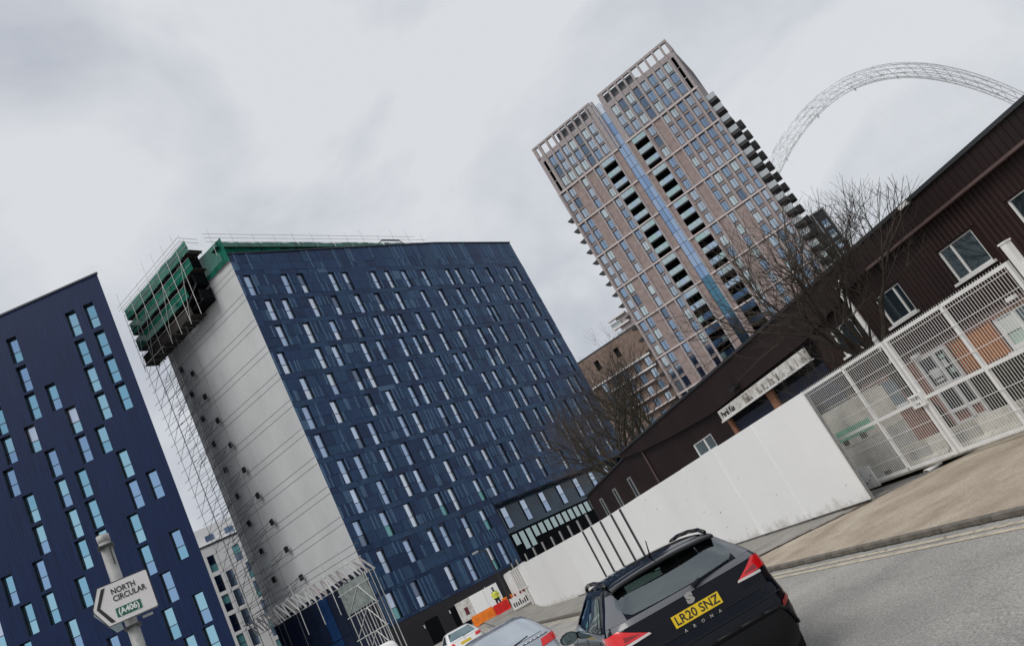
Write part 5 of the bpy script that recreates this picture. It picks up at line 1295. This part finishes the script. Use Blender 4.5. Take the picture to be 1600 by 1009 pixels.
    p = c.rear(0, .945); plate(t, (0, p.y - .018, .945), (R(-4), 0, 0), 'LR20 SNZ')
    for k, ch in enumerate('ARONA'):
        p = c.rear(0, .84); obj('model_letter', text_mesh('model_letter', ch, 0.042, CARM['chrome'], 0.003, 0.0012), t, (-0.19 + k * .095, p.y - .012, .838), (R(100), 0, 0))
    # side glass, chrome strip, doors
    for sg in (-1, 1):
        fn = lambda g_, z: c.side(sg, g_, z); of = 0.006 if sg > 0 else -0.006
        for a0, a1, t0, t1 in ((.06, .14, .10, .14), (.16, .45, .16, .45), (.48, .80, .48, .74)):
            c.patch('side_window', CARM['clear_glass'], t, fn, 0, 0, 0, 0, 8, 5, of, quadshape([(a0, 1.135), (a1, 1.135), (t1, 1.42), (t0, 1.42)]))
        m = MB(); pts = [c.side(sg, g_, 1.125) + Vector((sg * .006, 0, 0)) for g_ in (.03, .1, .2, .3, .4, .5, .6, .7)]
        for a, b in zip(pts, pts[1:]): m.tube(a, b, .009, n=5)
        m.build('chrome_strip', CARM['chrome'], t)
        for g_ in (.15, .47, .83):
            m = MB(); pts = [c.side(sg, g_, z) + Vector((sg * .002, 0, 0)) for z in (.35, .5, .7, .9, 1.05)]
            for a, b in zip(pts, pts[1:]): m.tube(a, b, .004, n=4)
            m.build('shut_line', CARM['arch'], t)
        for g_ in (.22, .53):
            p = c.side(sg, g_, .93); m = MB(); m.tube(p + Vector((sg * .02, -.1, 0)), p + Vector((sg * .02, .1, 0)), .016, n=6); m.build('door_handle', CARM['black'], t)
        # roof rail
        m = MB(); pts = [Vector((sg * .595, .60, 1.495)), Vector((sg * .60, .80, 1.538)), Vector((sg * .60, 1.2, 1.555)), Vector((sg * .60, 1.7, 1.55)), Vector((sg * .59, 2.02, 1.525)), Vector((sg * .585, 2.16, 1.47))]
        for a, b in zip(pts, pts[1:]): m.tube(a, b, .022, n=8)
        m.build('roof_rail', CARM['gloss'], t, True)
        # door mirror
        m = MB(); b = Vector((sg * .985, 2.72, 1.08)); rows = []
        for i in range(7):
            th = math.pi * i / 6; rows.append([(b.x + .12 * math.sin(th) * math.cos(2 * math.pi * k / 12), b.y - .075 * math.cos(th), b.z + .075 * math.sin(th) * math.sin(2 * math.pi * k / 12)) for k in range(13)])
        m.grid(rows); m.tube((sg * .85, 2.74, 1.05), (sg * .93, 2.73, 1.07), .03, n=6); mi = m.build('door_mirror', CARM['black'], t, True)
        q = MB(); q.tube((b.x, b.y - .066, b.z), (b.x, b.y - .070, b.z), .001, .001, 4); N = 16
        q.face([(b.x + .10 * math.cos(2 * math.pi * k / N), b.y - .079, b.z + .062 * math.sin(2 * math.pi * k / N)) for k in range(N)]); q.build('mirror_glass', CARM['glass'], mi)
        for y in (.82, 3.33):
            a = MB(); a.tube((sg * .80, y, .33), (sg * .898, y, .33), .385, n=30); a.build('wheel_arch', CARM['arch'], t); wheel(t, sg * .912, y, .32)
    m = MB(); m.tube((0, .78, 1.525), (0, .60, 1.70), .009, .005, 6); m.tube((0, .80, 1.522), (0, .77, 1.545), .03, .014, 8); m.build('antenna', CARM['black'], t)
    # cabin: floor, dashboard, seats with headrests
    m = MB(); m.box(-.8, .8, .35, 3.0, .45, .6); m.box(-.72, .72, 2.55, 2.95, .6, 1.05); m.build('cabin_floor', CARM['trim'], t)
    def lump(x, y, z, a, b_, h, name, par, mt):
        q = MB(); rows = []
        for i in range(9):
            th = math.pi * i / 8; sn, cs = math.sin(th) ** .6, math.cos(th)
            rows.append([(x + a * sn * math.copysign(abs(math.cos(p)) ** .6, math.cos(p)), y + b_ * sn * math.copysign(abs(math.sin(p)) ** .6, math.sin(p)), z + h * math.copysign(abs(cs) ** .6, cs)) for p in [2 * math.pi * k / 16 for k in range(17)]])
        q.grid(rows); return q.build(name, mt, par, True)
    for x, y in ((-.36, 1.75), (.36, 1.75), (-.40, .82), (.40, .82)):
        se = lump(x, y, .88 if y > 1 else .84, .25, .10, .34, 'seat', t, CARM['trim'])
        lump(x, y - .03, 1.30 if y > 1 else 1.235, .125, .05, .085, 'headrest', se, CARM['seat'])
    # windscreen
    c.patch('windscreen', CARM['clear_glass'], t, c.front, 0, 0, 0, 0, 10, 6, -0.008, quadshape([(-.85, 1.07), (.85, 1.07), (.82, 1.45), (-.82, 1.45)]))
suv()

def hatch(pos, heading, label, paint, glass, sc=1.0, tail=True, text=''):
    t = thing('parked_car', label, 'car', pos, heading + 90)
    K = [(.20, .14, 4.2, .76, .30, .22, .04), (.32, .05, 4.32, .85, .28, .22, .05), (.50, .0, 4.35, .885, .27, .20, .06), (.66, .0, 4.33, .89, .27, .19, .06), (.74, .05, 4.28, .885, .27, .18, .06), (.86, .09, 4.1, .88, .28, .18, .06),
         (.97, .14, 3.6, .865, .30, .20, .06), (1.02, .20, 3.15, .84, .30, .22, .06), (1.14, .40, 2.9, .78, .29, .24, .06), (1.28, .66, 2.6, .70, .28, .26, .06), (1.38, .86, 2.35, .63, .28, .28, .06), (1.42, 1.0, 2.15, .57, .28, .28, .05), (1.445, 1.2, 1.95, .45, .25, .25, .04)]
    c = Car(K); c.body('body', paint, t, [.20, .26, .32, .4, .50, .58, .66, .70, .74, .80, .86, .92, .97, 1.0, 1.02, 1.08, 1.14, 1.21, 1.28, 1.33, 1.38, 1.40, 1.42, 1.435, 1.445])
    c.patch('rear_window', glass, t, c.rear, 0, 0, 0, 0, 16, 8, 0.006, quadshape([(-.82, 1.04), (.82, 1.04), (.84, 1.36), (-.84, 1.36)]))
    m = MB(); pts = [c.rear(f / 8 * .86, .985) + Vector((0, -.012, 0)) for f in range(-8, 9)]
    for a, b in zip(pts, pts[1:]): m.tube(a, b, .014, n=6)
    m.build('boot_lip', paint, t, True)
    for sg in (-1, 1):
        def Q(l): l = [(sg * a, b) for a, b in l]; return quadshape(l if sg > 0 else [l[1], l[0], l[3], l[2]])
        c.patch('tail_light', CARM['red'], t, c.rear, 0, 0, 0, 0, 8, 5, 0.012, Q([(.60, .80), (1.0, .82), (1.0, .95), (.66, .93)]))
        c.patch('tail_light', CARM['dred'], t, lambda g_, z: c.side(sg, g_, z), 0, .06, .82, .95, 4, 4, 0.010 if sg > 0 else -.010)
        fn = lambda g_, z: c.side(sg, g_, z); of = 0.006 if sg > 0 else -0.006
        for a0, a1, t0, t1 in ((.05, .35, .09, .36), (.38, .74, .39, .66)):
            c.patch('side_window', CARM['sideglass'], t, fn, 0, 0, 0, 0, 8, 5, of, quadshape([(a0, 1.03), (a1, 1.03), (t1, 1.35), (t0, 1.35)]))
        m = MB(); b = Vector((sg * .98, 2.85, 1.02)); rows = []
        for i in range(6):
            th = math.pi * i / 5; rows.append([(b.x + .11 * math.sin(th) * math.cos(2 * math.pi * k / 10), b.y - .07 * math.cos(th), b.z + .07 * math.sin(th) * math.sin(2 * math.pi * k / 10)) for k in range(11)])
        m.grid(rows); m.tube((sg * .85, 2.87, 1.0), (sg * .93, 2.86, 1.01), .03, n=6); m.build('door_mirror', paint, t, True)
        for y in (.85, 3.45):
            a = MB(); a.tube((sg * .80, y, .33), (sg * .898, y, .33), .375, n=26); a.build('wheel_arch', CARM['arch'], t); wheel(t, sg * .912, y, .31)
    p = c.rear(0, .80); plate(t, (0, p.y - .02, .79), (R(-6), 0, 0), text)
    m = MB(); N = 20; q = c.rear(0, .92); m.tube((0, q.y - .004, .92), (0, q.y - .02, .922), .055, .05, N); m.build('badge', CARM['chrome'], t)
    c.patch('windscreen', CARM['sideglass'], t, c.front, 0, 0, 0, 0, 10, 6, -0.008, quadshape([(-.85, 1.03), (.85, 1.03), (.82, 1.37), (-.82, 1.37)]))
    m = MB(); m.tube(c.rear(-.02, 1.03) + Vector((0, -.02, 0)), c.rear(.5, 1.08) + Vector((0, -.02, 0)), .012, .008, 6); m.build('wiper', CARM['black'], t)
    c.patch('bumper_insert', CARM['trim'], t, c.rear, 0, 0, 0, 0, 14, 3, 0.008, quadshape([(-.9, .24), (.9, .24), (.85, .42), (-.85, .42)]))
    return t
p = polar(-10.55, 15.2, ROADZ); hatch(p, -18, 'silver saloon parked ahead of the black SUV, its rear window bright with sky', CARM['silver'], CARM['rearlight'])
p = polar(-13.0, 42, ROADZ); hatch(p, -22, 'small white car parked beyond the silver saloon near the orange barriers', CARM['white'], CARM['glass']).scale = (1.03, 1.03, 1.1)

def van():
    t = thing('van', 'white panel van parked beside the scaffold tubes, only its roof showing', 'van', polar(-18.3, 44, ROADZ), -20 + 90)
    K = [(.25, .05, 5.2, .92, .12, .10, .02), (.5, .0, 5.3, .98, .12, .10, .02), (1.2, .0, 5.25, .99, .12, .10, .02), (1.35, .02, 4.6, .985, .12, .10, .02), (1.9, .05, 4.1, .94, .14, .12, .02), (2.4, .10, 3.75, .86, .18, .16, .02), (2.58, .18, 3.55, .76, .24, .22, .02), (2.66, .35, 3.3, .6, .25, .25, .02)]
    c = Car(K); c.body('body', CARM['white'], t, [.25, .4, .5, .8, 1.2, 1.35, 1.6, 1.9, 2.2, 2.4, 2.5, 2.58, 2.63, 2.66])
    for f0, f1 in ((-.8, -.06), (.06, .8)): c.patch('rear_window', CARM['glass'], t, c.rear, f0, f1, 1.45, 2.05, 4, 4, 0.006)
    for sg in (-1, 1):
        c.patch('tail_light', CARM['red'], t, c.rear, *((.88, .985) if sg > 0 else (-.985, -.88)), .9, 1.4, 3, 3, 0.01)
        for y in (1.0, 4.3): wheel(t, sg * .99, y, .34)
        c.patch('side_window', CARM['sideglass'], t, lambda g_, z: c.side(sg, g_, z), .70, .86, 1.45, 2.0, 4, 4, 0.006 if sg > 0 else -.006)
    m = MB(); m.box(-.02, .02, -.01, .03, .5, 2.4); m.build('shut_line', CARM['trim'], t); plate(t, (0.4, -0.02, .75), (0, 0, 0), '')
van()

# ------------------------------------------------------------------ direction sign on its post
def direction_sign():
    D = 11.0; az = -31.42; base = polar(az, D, 0); hd_ = az + 90
    t = thing('direction_sign', 'white arrow road sign reading NORTH CIRCULAR with green A406 patch on a grey post', 'sign', base, hd_)
    def z(el): return EYE + D * math.tan(R(el))
    m = MB(); m.tube((0, .09, ROADZ), (0, .09, z(14.55)), 0.071, n=18); m.build('post', M['post_grey'], t, True)
    m = MB(); m.tube((0, .09, z(14.5)), (0, .09, z(14.95)), 0.075, n=18); m.build('post_cap', mat('pale_post_cap', (0.40, 0.40, 0.395), 0.5, var=0.2, vscale=8), t, True)
    for dx, el in ((0.03, 14.2), (0.0, 9.0)):
        b = MB(); b.box(-.095, .095, -.01, .19, z(el) - .012, z(el) + .012); b.build('clamp', M['dark_steel'], t)
    b = MB(); b.box(.03, .045, -.002, .01, z(12.9), z(14.2)); b.build('strap', M['dark_steel'], t)
    # the panel: pentagon with an arrow tip on the left
    zt, zb = z(11.9), z(9.42); zm = (zt + zb) / 2; xl, xr, tip = -.235, .335, -.345
    pl = [(xl, zb), (xr - .02, zb), (xr, zb + .02), (xr, zt - .02), (xr - .02, zt), (xl, zt), (tip, zm + .015), (tip, zm - .015)]
    b = MB(); b.prism(pl, -0.03, -0.012); p = b.build('panel', M['sign_white'], t)
    cx = 0.0
    def inset(k): return [((x - 0.02) * k + 0.02, (q - zm) * k + zm) for x, q in pl]
    # black border
    o_, i_ = pl, [(xl + .008, zb + .010), (xr - .024, zb + .010), (xr - .010, zb + .024), (xr - .010, zt - .024), (xr - .024, zt - .010), (xl + .008, zt - .010), (tip + .012, zm + .015), (tip + .012, zm - .015)]
    b = MB()
    for k in range(len(pl)):
        a, c_, d, e = o_[k], o_[(k + 1) % len(pl)], i_[(k + 1) % len(pl)], i_[k]; b.face([(a[0], -.0325, a[1]), (c_[0], -.0325, c_[1]), (d[0], -.0325, d[1]), (e[0], -.0325, e[1])])
    b.build('border', M['ink'], p)
    # chevron
    b = MB(); h = zt - zb
    for sg in (1, -1):
        b.face([(tip + .045, -.0335, zm), (tip + .085, -.0335, zm), (xl + .085, -.0335, zm + sg * (h / 2 - .035)), (xl + .040, -.0335, zm + sg * (h / 2 - .035))][::sg])
    b.build('chevron', M['ink'], p)
    for k, (tx, zz) in enumerate((('NORTH', zt - .115), ('CIRCULAR', zt - .205))):
        me = text_mesh('lettering', tx, 0.098, M['ink'], 0.001, 0.0020, 'LEFT'); o = obj('lettering', me, p, (-.105, -.0335, zz), (R(90), 0, 0)); o.scale = (0.80, 1, 1)
    b = MB(); b.box(-.115, .165, -.0345, -.031, zb + .065, zb + .175); g = b.build('green_patch', M['sign_green'], p)
    me = text_mesh('lettering', '(A406)', 0.098, M['sign_text'], 0.001, 0.003); obj('lettering', me, g, (.025, -.0365, zb + .122), (R(90), 0, 0)).scale = (.86, 1, 1)
    # back plates of a second sign behind
    b = MB(); b.prism([(tip - .01, zm - .01), (xl + .06, zb - .055), (xl + .14, zb - .05), (xl + .1, zt - .02), (xl - .02, zt - .03)], .20, .215); b.build('back_panel', mat('grey_sign_back', (0.26, 0.33, 0.36), 0.5), t)
    b = MB(); b.box(.13, .25, .03, .05, zb - .05, zb - .02); b.build('bracket', M['grey_steel'], t)
direction_sign()

# ------------------------------------------------------------------ road works at the far end of the street
def far_z(p): return road_z(p.x, p.y)
def water_barrier(az, d, w, colour, label, hd_):
    p = polar(az, d); p.z = far_z(p); t = thing('road_barrier', label, 'barrier', p, hd_, 'plastic road barriers')
    m = MB(); m.prism([(0.0, .06), (w, .06), (w, .50), (w - .05, .78), (.05, .78), (0, .50)], -.16, .16); m.build('body', colour, t)
    for k in range(int(w / .5)):
        q = MB(); q.box(.15 + k * .5, .38 + k * .5, -.18, -.155, .25, .6); q.build('recess', colour, t)
    for x in (.15, w - .35): q = MB(); q.box(x, x + .2, -.26, .26, 0, .09); q.build('foot', colour, t)
ORANGE = mat('orange_plastic', (0.80, 0.20, 0.008), 0.5, var=0.15, vscale=3); RED = mat('red_plastic', (0.62, 0.010, 0.010), 0.45, var=0.2, vscale=3)
water_barrier(-12.1, 61, 1.75, ORANGE, 'orange plastic road barrier next to the white car', 80)
water_barrier(-10.45, 60.5, 1.15, RED, 'red plastic road barrier in front of the worker', 74)
water_barrier(-9.75, 62.5, 0.9, ORANGE, 'second orange plastic road barrier beside the black lamp post', 74)
def board_sign():
    p = polar(-9.25, 57); p.z = 0.25; t = thing('road_works_board', 'white road works board with black marks and red knobs by the site gate', 'sign', p, 75)
    m = MB(); m.box(0, 1.3, -.03, .03, .35, 1.15); m.build('panel', M['white_steel'], t)
    for x in (.1, 1.15): q = MB(); q.box(x, x + .06, -.2, .2, 0, .36); q.build('leg', M['grey_steel'], t)
    rnd = random.Random(9)
    for k in range(7): q = MB(); x = .12 + k * .16; q.box(x, x + .09, -.036, -.03, .5, .5 + rnd.uniform(.2, .4)); q.build('mark', M['ink'], t)
    for x in (.15, .5, .9, 1.15): q = MB(); q.tube((x, 0, 1.15), (x, 0, 1.3), .07, n=8); q.build('knob', CARM['dred'], t)
board_sign()
def site_panel():
    p = polar(-12.72, 68); p.z = far_z(p); t = thing('site_hoarding', 'white site panel with a small maroon notice in front of the navy slab block', 'hoarding', p, 78)
    for x in (0, 1.25, 2.5): m = MB(); m.box(x + .005, x + 1.24, -.03, .03, .45, 2.05); m.build('panel', M['white_board' if x else 'white_dirty'], t)
    for x in (.1, 2.0, 3.5): q = MB(); q.box(x, x + .08, .04, .12, 0, 2.0); q.build('leg', M['grey_steel'], t)
    q = MB(); q.box(.55, .85, -.045, -.03, .85, 1.45); q.build('notice', mat('maroon_notice', (0.10, 0.008, 0.015), 0.5), t)
site_panel()
def lamp():
    p = polar(-9.2, 61.5); p.z = far_z(p) - .1; t = thing('street_lamp', 'black lamp column with a thick base rising beside the white site gate', 'lamp', p, 90)
    blk = mat('black_lamp_paint', (0.012, 0.012, 0.014), 0.4)
    m = MB(); m.tube((0, 0, 0), (0, 0, 1.2), .15, .13, 12); m.build('base', blk, t); m = MB(); m.tube((0, 0, 1.2), (0, 0, 4.6), .07, .05, 10); m.build('column', blk, t)
    m = MB(); m.tube((0, 0, 4.5), (-.7, 0, 4.75), .04, .04, 8); m.build('arm', blk, t); m = MB(); m.box(-1.05, -.55, -.12, .12, 4.7, 4.82); m.build('lantern', M['grey_steel'], t)
lamp()

def worker():
    p = polar(-9.95, 63.2); p.z = far_z(p)
    t = tag(obj('person', None, None, p, (0, 0, R(190))), 'person in a yellow high-visibility jacket behind the red barrier', 'person')
    J = {'pel': (0, 0, .95), 'wai': (0, .02, 1.12), 'che': (0, .03, 1.34), 'nec': (0, .03, 1.50), 'chi': (0, .05, 1.58), 'hea': (0, .04, 1.70),
         'ls': (.19, .03, 1.42), 'le': (.24, .05, 1.14), 'lw': (.20, .22, .98), 'lh': (.18, .30, .95), 'rs': (-.19, .03, 1.42), 're': (-.25, .02, 1.15), 'rw': (-.24, .12, .92), 'rh': (-.23, .17, .86),
         'lp': (.10, 0, .90), 'lk': (.12, .03, .50), 'la': (.13, -.02, .09), 'lt': (.14, .16, .04), 'rp': (-.10, 0, .90), 'rk': (-.13, .05, .50), 'ra': (-.15, 0, .09), 'rf': (-.16, .18, .04)}
    rad = {'pel': .15, 'wai': .14, 'che': .16, 'nec': .06, 'chi': .075, 'hea': .10, 'ls': .075, 'le': .052, 'lw': .036, 'lh': .04, 'rs': .075, 're': .052, 'rw': .036, 'rh': .04, 'lp': .10, 'lk': .068, 'la': .05, 'lt': .04, 'rp': .10, 'rk': .068, 'ra': .05, 'rf': .04}
    E_ = [('pel', 'wai'), ('wai', 'che'), ('che', 'nec'), ('nec', 'chi'), ('chi', 'hea'), ('che', 'ls'), ('ls', 'le'), ('le', 'lw'), ('lw', 'lh'), ('che', 'rs'), ('rs', 're'), ('re', 'rw'), ('rw', 'rh'), ('pel', 'lp'), ('lp', 'lk'), ('lk', 'la'), ('la', 'lt'), ('pel', 'rp'), ('rp', 'rk'), ('rk', 'ra'), ('ra', 'rf')]
    def skin(name, names, edges, grow, mt):
        idx = {n: i for i, n in enumerate(names)}; me = bpy.data.meshes.new(name); me.from_pydata([J[n] for n in names], [(idx[a], idx[b]) for a, b in edges], [])
        o = obj(name, me, t); md = o.modifiers.new('skin', 'SKIN'); md.use_smooth_shade = True; sub = o.modifiers.new('sub', 'SUBSURF'); sub.levels = sub.render_levels = 2
        for i, n in enumerate(names): me.skin_vertices[0].data[i].radius = (rad[n] + grow, rad[n] + grow)
        me.skin_vertices[0].data[0].use_root = True
        dg = bpy.context.evaluated_depsgraph_get(); nm = bpy.data.meshes.new_from_object(o.evaluated_get(dg)); o.modifiers.clear(); o.data = nm; nm.materials.clear(); nm.materials.append(mt); return o
    def with_layer(name, names, edges, grow, mt):
        return skin(name, names, edges, grow, mt)
    bm = bpy.data.meshes.new('tmp'); 
    try:
        body = skin('body', list(J), E_, 0.0, mat('worker_skin_and_trousers', (0.02, 0.022, 0.03), 0.8))
    except Exception:
        pass
    hv = mat('high_vis_yellow', (0.62, 0.68, 0.10), 0.6)
    m = MB(); N = 16
    for z0, z1, r0_, r1_ in ((.98, 1.15, .19, .185), (1.15, 1.35, .185, .21), (1.35, 1.47, .21, .12)):
        m.grid([[(r0_ * 1.15 * math.cos(2 * math.pi * k / N), .02 + r0_ * .8 * math.sin(2 * math.pi * k / N), z0) for k in range(N + 1)], [(r1_ * 1.15 * math.cos(2 * math.pi * k / N), .03 + r1_ * .8 * math.sin(2 * math.pi * k / N), z1) for k in range(N + 1)]])
    for sg in (1, -1):
        s_, e_, w_ = (J['ls'], J['le'], J['lw']) if sg > 0 else (J['rs'], J['re'], J['rw'])
        m.tube(s_, e_, .085, .068, 10); m.tube(e_, w_, .066, .05, 10)
    m.build('jacket', hv, t, True)
    m = MB(); 
    for i in range(5):
        th = math.pi * .5 * i / 5; th2 = math.pi * .5 * (i + 1) / 5
        m.grid([[(.115 * math.cos(th) * math.cos(2 * math.pi * k / N), .03 + .125 * math.cos(th) * math.sin(2 * math.pi * k / N), 1.70 + .13 * math.sin(th)) for k in range(N + 1)], [(.115 * math.cos(th2) * math.cos(2 * math.pi * k / N), .03 + .125 * math.cos(th2) * math.sin(2 * math.pi * k / N), 1.70 + .13 * math.sin(th2)) for k in range(N + 1)]])
    m.build('hair', M['black'], t, True)
    bpy.data.meshes.remove(bm)
worker()
